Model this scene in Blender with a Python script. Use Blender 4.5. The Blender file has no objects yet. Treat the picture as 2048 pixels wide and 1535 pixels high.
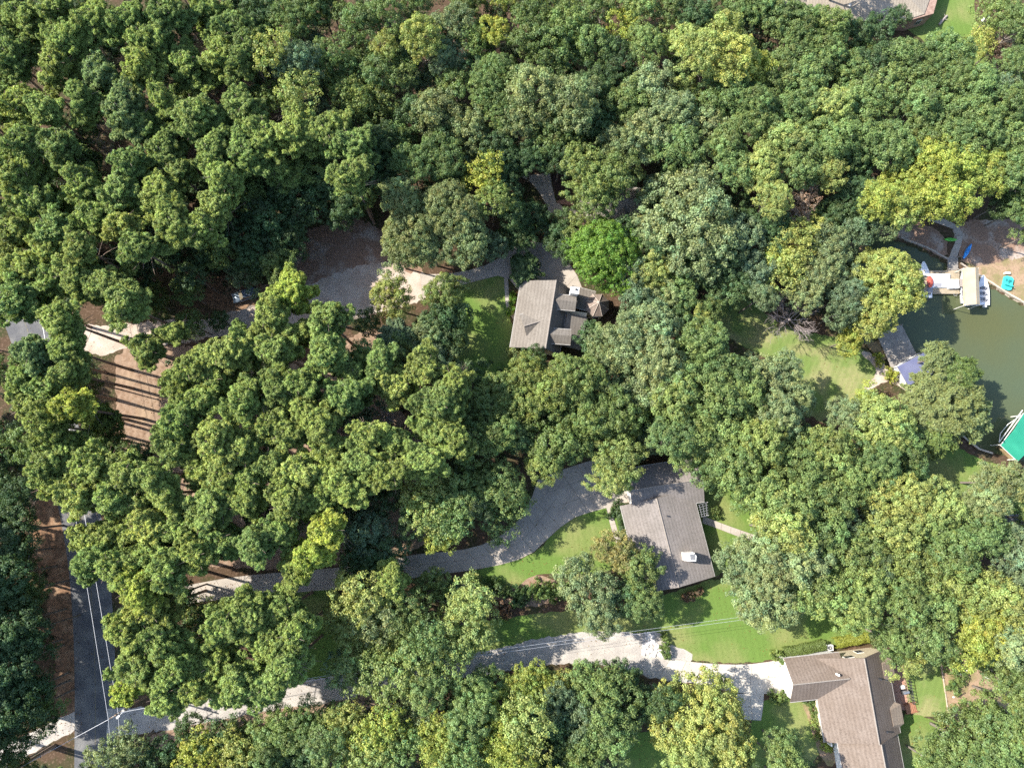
import bpy, math, random
import numpy as np
from mathutils import Vector, Matrix, Euler
from mathutils.geometry import tessellate_polygon

# ------------------------------------------------------------------ camera, sky, sun, exposure
C = bpy.context.scene.collection
H = 120.0                      # flying height of the drone in metres
F = 1365.33                    # focal length in photo pixels (24 mm on 36 mm)
CAM_ROT = Euler((math.atan(192 / F), -math.atan(19 / F), 0.0), 'XYZ')
cam_data = bpy.data.cameras.new('camera')
cam_data.lens = 24.0; cam_data.sensor_width = 36.0
cam_data.clip_start = 1.0; cam_data.clip_end = 6000.0
cam = bpy.data.objects.new('camera', cam_data); C.objects.link(cam)
cam.location = (0, 0, H); cam.rotation_euler = CAM_ROT
bpy.context.scene.camera = cam

SUN_DIR = Vector((1.10, -0.30, -1.0)).normalized()
sun_el = math.asin(-SUN_DIR.z)
sun_az = math.atan2(-SUN_DIR.x, -SUN_DIR.y)          # compass angle of the sun, from +Y clockwise
w = bpy.data.worlds.new('World'); bpy.context.scene.world = w; w.use_nodes = True
nt = w.node_tree; nt.nodes.clear()
sky = nt.nodes.new('ShaderNodeTexSky'); sky.sky_type = 'NISHITA'; sky.sun_disc = False
sky.sun_elevation = sun_el; sky.sun_rotation = sun_az
bg = nt.nodes.new('ShaderNodeBackground'); bg.inputs['Strength'].default_value = 0.15
wo = nt.nodes.new('ShaderNodeOutputWorld')
nt.links.new(sky.outputs[0], bg.inputs[0]); nt.links.new(bg.outputs[0], wo.inputs[0])
sd = bpy.data.lights.new('sun', 'SUN'); sd.energy = 4.4; sd.angle = math.radians(0.53)
sd.color = (1.0, 0.95, 0.86)
sun = bpy.data.objects.new('sun', sd); C.objects.link(sun)
sun.rotation_euler = SUN_DIR.to_track_quat('-Z', 'Y').to_euler(); sun.location = (-100, 30, 100)
vs = bpy.context.scene.view_settings
vs.view_transform = 'Standard'; vs.look = 'None'; vs.gamma = 1.0; vs.use_curve_mapping = False
vs.exposure = 1.42
cy = bpy.context.scene.cycles
cy.max_bounces = 5; cy.diffuse_bounces = 3; cy.glossy_bounces = 2; cy.transmission_bounces = 3
cy.transparent_max_bounces = 4; cy.use_denoising = False
cy.caustics_reflective = False; cy.caustics_refractive = False

CR = CAM_ROT.to_matrix()
def P(px, py, z=0.0):
    """world point at height z under pixel (px, py) of the photograph"""
    d = CR @ Vector(((px - 1024) / F, -(py - 767.5) / F, -1.0))
    t = (z - H) / d.z
    return Vector((d.x * t, d.y * t, z))

rnd = random.Random(7)
# ------------------------------------------------------------------ materials
MATS = {}
def mat(name, base, rough=0.8, spec=0.3, metal=0.0, noise=None, col2=None, fac=(0.35, 0.65), detail=6.0,
        bump=0.0, bscale=20.0, noise2=None, col3=None, fac2=(0.5, 0.7), wave=None, distort=0.0):
    """principled material, base colour mottled by one or two object-space noises, optional bump"""
    if name in MATS: return MATS[name]
    m = bpy.data.materials.new(name); m.use_nodes = True
    t = m.node_tree; t.nodes.clear(); N = t.nodes.new; L = t.links.new
    out = N('ShaderNodeOutputMaterial'); b = N('ShaderNodeBsdfPrincipled'); L(b.outputs[0], out.inputs[0])
    b.inputs['Roughness'].default_value = rough; b.inputs['Metallic'].default_value = metal
    b.inputs['Specular IOR Level'].default_value = spec
    b.inputs['Base Color'].default_value = (*base, 1)
    geo = N('ShaderNodeNewGeometry'); cur = None
    def layer(prev, scale, col, f, det):
        n = N('ShaderNodeTexNoise'); n.inputs['Scale'].default_value = scale; n.inputs['Detail'].default_value = det
        n.inputs['Distortion'].default_value = distort
        L(geo.outputs['Position'], n.inputs['Vector'])
        r = N('ShaderNodeMapRange'); r.inputs[1].default_value = f[0]; r.inputs[2].default_value = f[1]
        L(n.outputs['Fac'], r.inputs[0])
        mx = N('ShaderNodeMix'); mx.data_type = 'RGBA'
        L(r.outputs[0], mx.inputs[0])
        if prev is None: mx.inputs[6].default_value = (*base, 1)
        else: L(prev, mx.inputs[6])
        mx.inputs[7].default_value = (*col, 1)
        return mx.outputs[2]
    if noise: cur = layer(cur, noise, col2, fac, detail)
    if noise2: cur = layer(cur, noise2, col3, fac2, detail)
    if wave:                                    # (scale, angle, strength): soft parallel bands (mowing, courses, boards)
        sc, ang, st = wave
        mp = N('ShaderNodeMapping'); mp.inputs['Rotation'].default_value[2] = ang
        L(geo.outputs['Position'], mp.inputs[0])
        wv = N('ShaderNodeTexWave'); wv.inputs['Scale'].default_value = sc; wv.inputs['Distortion'].default_value = 1.5
        wv.inputs['Detail'].default_value = 2.0; wv.inputs['Detail Scale'].default_value = 1.5
        L(mp.outputs[0], wv.inputs[0])
        r = N('ShaderNodeMapRange'); r.inputs[3].default_value = 1 - st; r.inputs[4].default_value = 1 + st * 0.4
        L(wv.outputs['Fac'], r.inputs[0])
        vm = N('ShaderNodeVectorMath'); vm.operation = 'SCALE'
        if cur is None: vm.inputs[0].default_value = base
        else: L(cur, vm.inputs[0])
        L(r.outputs[0], vm.inputs['Scale']); cur = vm.outputs[0]
    if cur is not None: L(cur, b.inputs['Base Color'])
    if bump:
        n = N('ShaderNodeTexNoise'); n.inputs['Scale'].default_value = bscale; n.inputs['Detail'].default_value = 4
        L(geo.outputs['Position'], n.inputs['Vector'])
        bp = N('ShaderNodeBump'); bp.inputs['Strength'].default_value = bump; bp.inputs['Distance'].default_value = 0.05
        L(n.outputs['Fac'], bp.inputs['Height']); L(bp.outputs[0], b.inputs['Normal'])
    MATS[name] = m
    return m

def leaf_mat(name, transl=0.35, gloss=0.05, rough=0.45):
    m = bpy.data.materials.new(name); m.use_nodes = True
    t = m.node_tree; t.nodes.clear(); N = t.nodes.new; L = t.links.new
    out = N('ShaderNodeOutputMaterial')
    oi = N('ShaderNodeObjectInfo')
    at = N('ShaderNodeAttribute'); at.attribute_name = 'tint'
    mul = N('ShaderNodeMix'); mul.data_type = 'RGBA'; mul.blend_type = 'MULTIPLY'; mul.inputs[0].default_value = 1.0
    L(oi.outputs['Color'], mul.inputs[6]); L(at.outputs['Color'], mul.inputs[7])
    d = N('ShaderNodeBsdfDiffuse'); L(mul.outputs[2], d.inputs[0])
    tr = N('ShaderNodeBsdfTranslucent')
    warm = N('ShaderNodeMix'); warm.data_type = 'RGBA'; warm.blend_type = 'MULTIPLY'; warm.inputs[0].default_value = 1.0
    L(mul.outputs[2], warm.inputs[6]); warm.inputs[7].default_value = (1.12, 1.16, 0.75, 1)
    L(warm.outputs[2], tr.inputs[0])
    g = N('ShaderNodeBsdfGlossy'); g.inputs['Roughness'].default_value = rough; g.inputs[0].default_value = (0.8, 0.85, 0.9, 1)
    m1 = N('ShaderNodeMixShader'); m1.inputs[0].default_value = transl
    L(d.outputs[0], m1.inputs[1]); L(tr.outputs[0], m1.inputs[2])
    m2 = N('ShaderNodeMixShader'); m2.inputs[0].default_value = gloss
    L(m1.outputs[0], m2.inputs[1]); L(g.outputs[0], m2.inputs[2]); L(m2.outputs[0], out.inputs[0])
    return m
LEAF = leaf_mat('leaves', 0.36, 0.025, 0.55)
NEEDLE = leaf_mat('needles', 0.34, 0.02, 0.55)
BARK = mat('pine_bark', (0.16, 0.11, 0.08), 0.9, noise=6, col2=(0.26, 0.20, 0.16), bump=0.4, bscale=12)
BARK2 = mat('grey_bark', (0.13, 0.105, 0.085), 0.9, noise=5, col2=(0.20, 0.175, 0.15), bump=0.4, bscale=12)
DEADWOOD = mat('dead_wood', (0.33, 0.28, 0.265), 0.85, noise=4, col2=(0.22, 0.18, 0.165))

# ------------------------------------------------------------------ mesh helpers
class MB:
    def __init__(s): s.v = []; s.f = []
    def face(s, pts):
        n = len(s.v); s.v += [tuple(p) for p in pts]; s.f.append(tuple(range(n, n + len(pts))))
    def box(s, c, size, rot=0.0, z0=None):
        """box centred at c=(x,y,z); rot about z"""
        x, y, z = size[0] / 2, size[1] / 2, size[2] / 2
        ca, sa = math.cos(rot), math.sin(rot); n = len(s.v)
        for dz in (-z, z):
            for dx, dy in ((-x, -y), (x, -y), (x, y), (-x, y)):
                s.v.append((c[0] + dx * ca - dy * sa, c[1] + dx * sa + dy * ca, c[2] + dz))
        for q in ((0, 3, 2, 1), (4, 5, 6, 7), (0, 1, 5, 4), (1, 2, 6, 5), (2, 3, 7, 6), (3, 0, 4, 7)):
            s.f.append(tuple(n + i for i in q))
    def tube(s, pts, rads, k=6, cap=True):
        pts = [Vector(p) for p in pts]; n0 = len(s.v)
        for i, p in enumerate(pts):
            d = (pts[min(i + 1, len(pts) - 1)] - pts[max(i - 1, 0)]).normalized()
            a = d.orthogonal().normalized(); b = d.cross(a)
            for j in range(k):
                t = 2 * math.pi * j / k
                s.v.append(tuple(p + (a * math.cos(t) + b * math.sin(t)) * rads[i]))
        for i in range(len(pts) - 1):
            for j in range(k):
                s.f.append((n0 + i * k + j, n0 + i * k + (j + 1) % k, n0 + (i + 1) * k + (j + 1) % k, n0 + (i + 1) * k + j))
        if cap:
            s.f.append(tuple(n0 + j for j in reversed(range(k))))
            s.f.append(tuple(n0 + (len(pts) - 1) * k + j for j in range(k)))
    def prism(s, poly, z0, z1):
        """closed prism over polygon of (x,y) points"""
        n = len(s.v); k = len(poly)
        s.v += [(p[0], p[1], z0) for p in poly] + [(p[0], p[1], z1) for p in poly]
        for t in tessellate_polygon([[Vector((p[0], p[1], 0)) for p in poly]]):
            s.f.append(tuple(n + k + i for i in t)); s.f.append(tuple(n + i for i in reversed(t)))
        for i in range(k):
            j = (i + 1) % k; s.f.append((n + i, n + j, n + k + j, n + k + i))
    def slab(s, pts, th, down=True):
        """a flat face given by 3d points, thickened downwards by th"""
        pts = [Vector(p) for p in pts]; n = len(s.v); k = len(pts)
        s.v += [tuple(p) for p in pts] + [tuple(p - Vector((0, 0, th))) for p in pts]
        s.f.append(tuple(n + i for i in range(k))); s.f.append(tuple(n + k + i for i in reversed(range(k))))
        for i in range(k):
            j = (i + 1) % k; s.f.append((n + j, n + i, n + k + i, n + k + j))
    def mesh(s, name, m, smooth=False):
        me = bpy.data.meshes.new(name); me.from_pydata(s.v, [], s.f)
        import bmesh
        b = bmesh.new(); b.from_mesh(me); bmesh.ops.recalc_face_normals(b, faces=b.faces[:]); b.to_mesh(me); b.free()
        if m: me.materials.append(m)
        if smooth: me.polygons.foreach_set('use_smooth', [True] * len(me.polygons))
        return me
def obj(name, mb, m, parent=None, smooth=False, loc=None, rot=None):
    me = mb if isinstance(mb, bpy.types.Mesh) else mb.mesh(name, m, smooth)
    o = bpy.data.objects.new(name, me); C.objects.link(o)
    if parent is not None: o.parent = parent
    if loc is not None: o.location = loc
    if rot is not None: o.rotation_euler = rot
    return o
def tag(o, label=None, cat=None, group=None, kind=None):
    if label: o['label'] = label
    if cat: o['category'] = cat
    if group: o['group'] = group
    if kind: o['kind'] = kind
    return o
def thing(name, label, cat, loc=(0, 0, 0), rz=0.0, group=None):
    o = bpy.data.objects.new(name, None); C.objects.link(o); o.empty_display_size = 0.5
    o.location = loc; o.rotation_euler = (0, 0, rz)
    return tag(o, label, cat, group)

def chaikin(pts, n=2, closed=True):
    for _ in range(n):
        q = []
        rng = range(len(pts)) if closed else range(len(pts) - 1)
        if not closed: q.append(pts[0])
        for i in rng:
            a, b = pts[i], pts[(i + 1) % len(pts)]
            q.append((a[0] * .75 + b[0] * .25, a[1] * .75 + b[1] * .25)); q.append((a[0] * .25 + b[0] * .75, a[1] * .25 + b[1] * .75))
        if not closed: q.append(pts[-1])
        pts = q
    return pts
def rough_edge(pts, step=0.6, amp=0.2, seed=0):
    r = random.Random(seed); out = []
    for i in range(len(pts)):
        a, b = pts[i], pts[(i + 1) % len(pts)]
        d = math.dist(a, b); n = max(1, int(d / step))
        for j in range(n):
            t = j / n; out.append((a[0] + (b[0] - a[0]) * t + r.uniform(-amp, amp), a[1] + (b[1] - a[1]) * t + r.uniform(-amp, amp)))
    return out
def sheet(name, pix, z, m, smooth=2, amp=0.0, seed=0, kind='structure', label=None):
    pts = [tuple(P(x, y, z)[:2]) for x, y in pix]
    if smooth: pts = chaikin(pts, smooth)
    if amp: pts = rough_edge(pts, 0.5, amp, seed)
    b = MB(); n = 0
    b.v = [(p[0], p[1], z) for p in pts]
    for t in tessellate_polygon([[Vector((p[0], p[1], 0)) for p in pts]]): b.f.append(tuple(t))
    o = obj(name, b, m); tag(o, label, None, None, kind)
    return o
def strip_edges(center, width, z, closed=False, n=2):
    pts = chaikin([tuple(P(x, y, z)[:2]) for x, y in center], n, False)
    L, R = [], []
    for i, p in enumerate(pts):
        a = Vector(pts[max(i - 1, 0)]); b = Vector(pts[min(i + 1, len(pts) - 1)])
        d = (b - a).normalized(); nn = Vector((-d.y, d.x)) * width / 2
        L.append((p[0] + nn.x, p[1] + nn.y)); R.append((p[0] - nn.x, p[1] - nn.y))
    return L, R

# ------------------------------------------------------------------ ground, lake
LAKE_PX = [(1690, 505), (1725, 478), (1770, 470), (1800, 478), (1850, 500), (1895, 523), (1940, 545), (1985, 572), (2020, 590), (2055, 612),
           (2120, 640), (2300, 690), (2500, 800), (2500, 1000), (2200, 990), (2060, 930), (1995, 905), (1960, 900), (1925, 870),
           (1880, 830), (1830, 775), (1800, 745), (1778, 722), (1752, 705), (1735, 690), (1715, 660), (1695, 600), (1685, 550)]
WATER_Z = -0.55
lake = [tuple(P(x, y, 0)[:2]) for x, y in LAKE_PX]
lake = chaikin(lake, 2)
def inside(pts, X, Y):
    ins = np.zeros(X.shape, bool); n = len(pts)
    for i in range(n):
        x1, y1 = pts[i]; x2, y2 = pts[(i + 1) % n]
        c = ((y1 > Y) != (y2 > Y)) & (X < (x2 - x1) * (Y - y1) / (y2 - y1 + 1e-12) + x1)
        ins ^= c
    return ins
def dist_poly(pts, X, Y):
    D = np.full(X.shape, 1e9); n = len(pts)
    for i in range(n):
        x1, y1 = pts[i]; x2, y2 = pts[(i + 1) % n]
        dx, dy = x2 - x1, y2 - y1; l2 = dx * dx + dy * dy + 1e-12
        t = np.clip(((X - x1) * dx + (Y - y1) * dy) / l2, 0, 1)
        D = np.minimum(D, np.hypot(X - (x1 + t * dx), Y - (y1 + t * dy)))
    return D
def axis(lo, hi, step):
    inner = np.arange(lo, hi + step / 2, step); out = []
    d = 8.0; x = lo
    left = []
    while x > -1800: x -= d; left.append(x); d *= 1.6
    d = 8.0; x = inner[-1]; right = []
    while x < 1800: x += d; right.append(x); d *= 1.6
    return np.concatenate([left[::-1], inner, right])
xs = axis(-112, 152, 1.0); ys = axis(-86, 104, 1.0)
X, Y = np.meshgrid(xs, ys)
Z = np.zeros_like(X)
near = (X > 40) & (X < 260)
ins = inside(lake, X, Y)
D = np.zeros_like(X); D[ins] = dist_poly(lake, X[ins], Y[ins])
Z[ins] = -np.minimum(D[ins] / 0.7, 1.0) * 1.4 - np.minimum(D[ins] * 0.12, 2.0)
nx, ny = len(xs), len(ys)
ii = (np.arange(ny - 1)[:, None] * nx + np.arange(nx - 1)[None, :]).ravel()
fc = np.stack([ii, ii + 1, ii + 1 + nx, ii + nx], 1)
me = bpy.data.meshes.new('ground')
me.vertices.add(nx * ny); me.vertices.foreach_set('co', np.stack([X.ravel(), Y.ravel(), Z.ravel()], 1).ravel())
me.loops.add(fc.size); me.loops.foreach_set('vertex_index', fc.ravel())
me.polygons.add(len(fc)); me.polygons.foreach_set('loop_start', np.arange(len(fc)) * 4); me.update(); me.validate()
me.materials.append(mat('forest_litter', (0.075, 0.048, 0.03), 0.95, 0.1, noise=0.22, col2=(0.04, 0.045, 0.018), fac=(0.45, 0.6),
                        noise2=2.6, col3=(0.15, 0.10, 0.07), fac2=(0.52, 0.70), bump=0.8, bscale=5))
ground = bpy.data.objects.new('ground', me); C.objects.link(ground); tag(ground, kind='structure')

def water_mat():
    m = bpy.data.materials.new('lake_water'); m.use_nodes = True
    t = m.node_tree; b = t.nodes['Principled BSDF']; N = t.nodes.new; L = t.links.new
    geo = N('ShaderNodeNewGeometry')
    n = N('ShaderNodeTexNoise'); n.inputs['Scale'].default_value = 0.045; n.inputs['Detail'].default_value = 3
    L(geo.outputs['Position'], n.inputs['Vector'])
    r = N('ShaderNodeValToRGB'); r.color_ramp.elements[0].position = 0.40; r.color_ramp.elements[1].position = 0.62
    r.color_ramp.elements[0].color = (0.078, 0.084, 0.036, 1); r.color_ramp.elements[1].color = (0.068, 0.088, 0.050, 1)
    L(n.outputs['Fac'], r.inputs[0]); L(r.outputs[0], b.inputs['Base Color'])
    b.inputs['Roughness'].default_value = 0.08; b.inputs['Specular IOR Level'].default_value = 0.5; b.inputs['IOR'].default_value = 1.33
    n2 = N('ShaderNodeTexNoise'); n2.inputs['Scale'].default_value = 1.6; n2.inputs['Detail'].default_value = 3
    L(geo.outputs['Position'], n2.inputs['Vector'])
    bp = N('ShaderNodeBump'); bp.inputs['Strength'].default_value = 0.22; bp.inputs['Distance'].default_value = 0.12
    L(n2.outputs['Fac'], bp.inputs['Height']); L(bp.outputs[0], b.inputs['Normal'])
    return m
b = MB(); b.v = [(p[0], p[1], WATER_Z) for p in lake]
for t in tessellate_polygon([[Vector((p[0], p[1], 0)) for p in lake]]): b.f.append(tuple(t))
tag(obj('lake_water', b, water_mat()), kind='structure')

# ------------------------------------------------------------------ ground covers
STRAW = mat('pine_straw', (0.27, 0.19, 0.135), 0.95, 0.1, noise=1.4, col2=(0.176, 0.108, 0.068), fac=(0.42, 0.75),
            noise2=0.22, col3=(0.312, 0.224, 0.148), fac2=(0.5, 0.75), bump=0.5, bscale=9, wave=(0.280, 0.040, 0.096))
VERGE = mat('orange_straw', (0.20, 0.115, 0.068), 0.95, 0.1, noise=1.6, col2=(0.10, 0.065, 0.042), fac=(0.4, 0.65),
            noise2=0.5, col3=(0.29, 0.19, 0.12), fac2=(0.5, 0.7), bump=0.6, bscale=7)
GRASS = mat('lawn_grass', (0.105, 0.170, 0.034), 0.9, 0.2, noise=0.11, col2=(0.185, 0.20, 0.068), fac=(0.45, 0.62),
            noise2=3.5, col3=(0.085, 0.125, 0.026), fac2=(0.5, 0.8), wave=(0.30, -0.15, 0.05), bump=0.5, bscale=25)
GRASS2 = mat('dry_lawn_grass', (0.13, 0.185, 0.048), 0.9, 0.2, noise=0.25, col2=(0.235, 0.23, 0.10), fac=(0.42, 0.62),
             noise2=3.0, col3=(0.15, 0.20, 0.05), fac2=(0.5, 0.8), wave=(0.30, 0.4, 0.07), bump=0.5, bscale=25)
ASPH = mat('asphalt', (0.10, 0.10, 0.105), 0.9, 0.2, noise=0.4, col2=(0.18, 0.175, 0.165), fac=(0.4, 0.7),
           noise2=6, col3=(0.05, 0.05, 0.053), fac2=(0.5, 0.8), bump=0.2, bscale=30)
GRAVEL = mat('pale_gravel', (0.34, 0.31, 0.28), 0.95, 0.1, noise=0.5, col2=(0.43, 0.395, 0.35), fac=(0.4, 0.65),
             noise2=5.0, col3=(0.20, 0.18, 0.16), fac2=(0.5, 0.8), bump=0.8, bscale=14)
SAND = mat('sandy_gravel', (0.36, 0.29, 0.235), 0.95, 0.1, noise=0.35, col2=(0.45, 0.39, 0.33), fac=(0.4, 0.65),
           noise2=4.0, col3=(0.33, 0.24, 0.18), fac2=(0.5, 0.8), bump=0.6, bscale=10)
CONC = mat('concrete', (0.36, 0.315, 0.265), 0.85, 0.25, noise=0.35, col2=(0.27, 0.235, 0.20), fac=(0.42, 0.7),
           noise2=7, col3=(0.40, 0.36, 0.32), fac2=(0.5, 0.8), bump=0.1, bscale=30)
CONC2 = mat('bright_concrete', (0.46, 0.42, 0.36), 0.85, 0.25, noise=0.5, col2=(0.38, 0.34, 0.29), fac=(0.42, 0.7), bump=0.1, bscale=30)
DIRT = mat('dry_dirt', (0.31, 0.215, 0.14), 0.95, 0.1, noise=0.45, col2=(0.20, 0.17, 0.08), fac=(0.42, 0.6),
           noise2=3, col3=(0.20, 0.125, 0.085), fac2=(0.5, 0.75), bump=0.6, bscale=8)
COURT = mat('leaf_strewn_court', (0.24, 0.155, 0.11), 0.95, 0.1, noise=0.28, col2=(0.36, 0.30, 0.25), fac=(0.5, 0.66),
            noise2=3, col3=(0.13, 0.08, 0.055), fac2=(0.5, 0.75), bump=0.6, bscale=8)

sheet('pine_straw_bed', [(228, 695), (330, 688), (470, 700), (600, 740), (760, 640), (790, 700), (720, 760), (840, 850), (900, 1000), (880, 1085), (700, 1128),
                         (540, 1140), (400, 1130), (330, 1100), (280, 1010), (245, 940), (236, 880), (232, 780)], 0.004, STRAW, 1, 0.25, 1)
sheet('orange_straw_verge', [(70, 950), (130, 960), (150, 1060), (156, 1300), (156, 1450), (130, 1470), (110, 1400), (108, 1250), (70, 1120), (50, 1040)], 0.004, VERGE, 2, 0.3, 2)
sheet('orange_straw_patch', [(330, 540), (420, 545), (560, 580), (600, 545), (640, 560), (560, 640), (440, 625), (380, 590)], 0.004, VERGE, 2, 0.3, 3)
sheet('sandy_lane_bank', [(300, 1465), (420, 1432), (560, 1412), (690, 1385), (780, 1375), (780, 1405), (640, 1440), (480, 1452), (340, 1500), (300, 1495)], 0.008, STRAW, 2, 0.25, 4)
sheet('front_lawn', [(905, 1162), (960, 1136), (1030, 1122), (1078, 1100), (1112, 1058), (1168, 1024), (1215, 1012), (1260, 1020), (1262, 1130), (1180, 1150),
                     (1110, 1145), (1065, 1148), (1030, 1178), (985, 1165)], 0.008, GRASS, 1, 0.08, 5)
sheet('garden_bed', [(1032, 1172), (1062, 1150), (1085, 1150), (1120, 1165), (1125, 1200), (1060, 1215), (1000, 1205), (940, 1190), (900, 1180), (905, 1162), (985, 1168)], 0.006, STRAW, 1, 0.15, 6)
sheet('side_lawn', [(420, 1200), (500, 1184), (660, 1172), (700, 1200), (860, 1260), (980, 1240), (1120, 1220), (1230, 1220), (1330, 1190), (1440, 1150), (1580, 1180),
                    (1770, 1230), (1770, 1282), (1640, 1292), (1558, 1302), (1545, 1322), (1440, 1326), (1345, 1314), (1322, 1262), (1240, 1266), (1100, 1284), (980, 1306),
                    (880, 1325), (760, 1350), (640, 1365), (560, 1385), (500, 1300), (440, 1240)], 0.009, GRASS, 1, 0.15, 7)
sheet('back_lawn', [(1385, 960), (1450, 950), (1560, 1000), (1560, 1060), (1500, 1110), (1440, 1150), (1400, 1160), (1380, 1050)], 0.009, GRASS, 1, 0.1, 8)
sheet('lakeside_lawn', [(1420, 560), (1500, 600), (1560, 650), (1620, 665), (1700, 680), (1748, 715), (1765, 742), (1730, 790), (1690, 840), (1640, 850), (1600, 800), (1560, 730),
                        (1480, 690), (1420, 650)], 0.009, GRASS2, 2, 0.12, 9)
sheet('shore_lawn', [(1800, 850), (1860, 870), (1910, 890), (1960, 918), (2000, 930), (2060, 950), (2120, 1000), (2060, 1060), (1900, 1040), (1820, 980), (1780, 900)], 0.010, GRASS, 1, 0.12, 10)
sheet('shaded_lawn', [(905, 565), (960, 552), (1008, 545), (1014, 600), (1020, 640), (1045, 700), (1010, 760), (930, 770), (890, 700)], 0.008, GRASS, 1, 0.08, 11)
sheet('corner_lawn', [(1800, -60), (1960, -60), (1945, 30), (1975, 80), (1995, 110), (1975, 150), (1920, 150), (1890, 110), (1830, 70), (1790, 40)], 0.008, GRASS, 1, 0.12, 12)
sheet('rear_garden_lawn', [(1792, 1280), (1872, 1280), (1880, 1330), (1892, 1400), (1890, 1432), (1830, 1432), (1815, 1400), (1806, 1340)], 0.008, GRASS2, 0, 0.06, 13)
sheet('rear_side_lawn', [(1795, 1425), (1860, 1432), (1905, 1470), (1900, 1530), (1800, 1560)], 0.009, GRASS, 1, 0.1, 14)
sheet('dry_dirt_slope', [(1880, 1300), (1930, 1290), (1990, 1330), (2060, 1390), (2080, 1470), (1990, 1475), (1900, 1470), (1895, 1430), (1885, 1400)], 0.006, DIRT, 1, 0.15, 15)
sheet('courtyard_lawn', [(1520, 1398), (1575, 1398), (1625, 1405), (1632, 1470), (1640, 1520), (1560, 1560), (1500, 1560), (1500, 1440)], 0.009, GRASS, 1, 0.08, 16)
sheet('flower_bed_soil', [(1600, 1400), (1642, 1400), (1655, 1475), (1680, 1510), (1660, 1540), (1635, 1500), (1618, 1440)], 0.013, DIRT, 1, 0.1, 17)
sheet('lower_lawn', [(1245, 1470), (1330, 1455), (1360, 1500), (1380, 1600), (1220, 1600)], 0.009, GRASS, 1, 0.12, 18)
sheet('shore_sand', [(1930, 440), (2060, 440), (2120, 500), (2120, 630), (2052, 608), (1986, 570), (1940, 543), (1920, 500)], 0.006, DIRT, 1, 0.1, 19)
sheet('patio_dirt', [(1690, 500), (1700, 470), (1760, 440), (1830, 440), (1895, 470), (1895, 520), (1850, 497), (1800, 474), (1765, 467)], 0.005, COURT, 1, 0.15, 20)
sheet('sandy_court', [(560, 560), (610, 470), (650, 440), (740, 440), (775, 480), (810, 520), (850, 545), (870, 575), (780, 600), (730, 640), (640, 640), (600, 610)], 0.007, COURT, 1, 0.55, 21)
sheet('sandy_drive', [(40, 640), (80, 600), (120, 640), (210, 655), (300, 640), (400, 640), (470, 622), (560, 590), (640, 560), (720, 530), (790, 520), (810, 545), (865, 545), (870, 590),
                      (800, 615), (720, 635), (640, 650), (560, 655), (440, 672), (330, 690), (232, 700), (200, 712), (140, 690), (60, 690)], 0.012, SAND, 2, 0.32, 22)
sheet('sandy_footpath', [(1730, 700), (1765, 720), (1778, 742), (1800, 755), (1835, 780), (1830, 790), (1795, 770), (1770, 760), (1735, 785), (1725, 775), (1755, 748), (1745, 725), (1720, 708)], 0.013, SAND, 1, 0.08, 23)

sheet('shaded_brown_bank', [(1905, 440), (2060, 440), (2110, 500), (2000, 522), (1960, 535), (1922, 522), (1912, 490)], 0.008, COURT, 1, 0.35, 51)  # brown dirt sheet; the bank's shade is put into its darker colour
# asphalt road
ROAD = [(190, 1700), (190, 1540), (191, 1400), (188, 1260), (178, 1130), (160, 1020), (130, 900), (90, 760), (45, 630), (-10, 500), (-80, 350), (-160, 200)]
L_, R_ = strip_edges(ROAD, 6.7, 0.016)
b = MB()
for i in range(len(L_) - 1):
    b.face([(L_[i][0], L_[i][1], .016), (R_[i][0], R_[i][1], .016), (R_[i + 1][0], R_[i + 1][1], .016), (L_[i + 1][0], L_[i + 1][1], .016)])
road = tag(obj('asphalt_road', b, ASPH), kind='structure')
Lc, Rc_ = strip_edges(ROAD, 0.12, 0.021)
b = MB()
for i in range(len(Lc) - 1):
    b.face([(Lc[i][0], Lc[i][1], .021), (Rc_[i][0], Rc_[i][1], .021), (Rc_[i + 1][0], Rc_[i + 1][1], .021), (Lc[i + 1][0], Lc[i + 1][1], .021)])
obj('centre_line', b, mat('faded_paint', (.20, .17, .09), .9, noise=3, col2=(.12, .115, .11)), road)
def lane(name, center, widths, z, m, amp, seed):
    pts = [tuple(P(x, y, z)[:2]) for x, y in center]
    pts = chaikin(list(pts), 2, False); n = len(pts); r = random.Random(seed); L, R = [], []
    for i, p in enumerate(pts):
        a = Vector(pts[max(i - 1, 0)]); c = Vector(pts[min(i + 1, n - 1)]); d = (c - a).normalized()
        f = i / (n - 1) * (len(widths) - 1); k = min(int(f), len(widths) - 2); wd = widths[k] + (widths[k + 1] - widths[k]) * (f - k)
        nn = Vector((-d.y, d.x)) * wd / 2
        L.append((p[0] + nn.x, p[1] + nn.y)); R.append((p[0] - nn.x, p[1] - nn.y))
    poly = rough_edge(L + R[::-1], 0.6, amp, seed)
    b = MB(); b.v = [(q[0], q[1], z) for q in poly]
    for t in tessellate_polygon([[Vector((q[0], q[1], 0)) for q in poly]]): b.f.append(tuple(t))
    return tag(obj(name, b, m), kind='structure')
lane('gravel_lane', [(215, 1445), (290, 1440), (390, 1424), (500, 1404), (620, 1385), (700, 1368), (800, 1350), (900, 1336), (990, 1322), (1080, 1302), (1180, 1292), (1260, 1300), (1330, 1322), (1380, 1336)],
     [4.6, 4.0, 3.6, 4.2, 3.6, 3.8, 5.0, 6.5, 4.5], 0.020, GRAVEL, 0.18, 31)
sheet('gravel_turnout', [(1190, 1275), (1240, 1268), (1300, 1262), (1328, 1268), (1326, 1318), (1280, 1318), (1200, 1300)], 0.024, GRAVEL, 1, 0.2, 32)
lane('gravel_track', [(-60, 1550), (20, 1510), (70, 1480), (130, 1450), (170, 1432)], [3.6, 3.0, 2.8], 0.012, GRAVEL, 0.2, 33)

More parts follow.
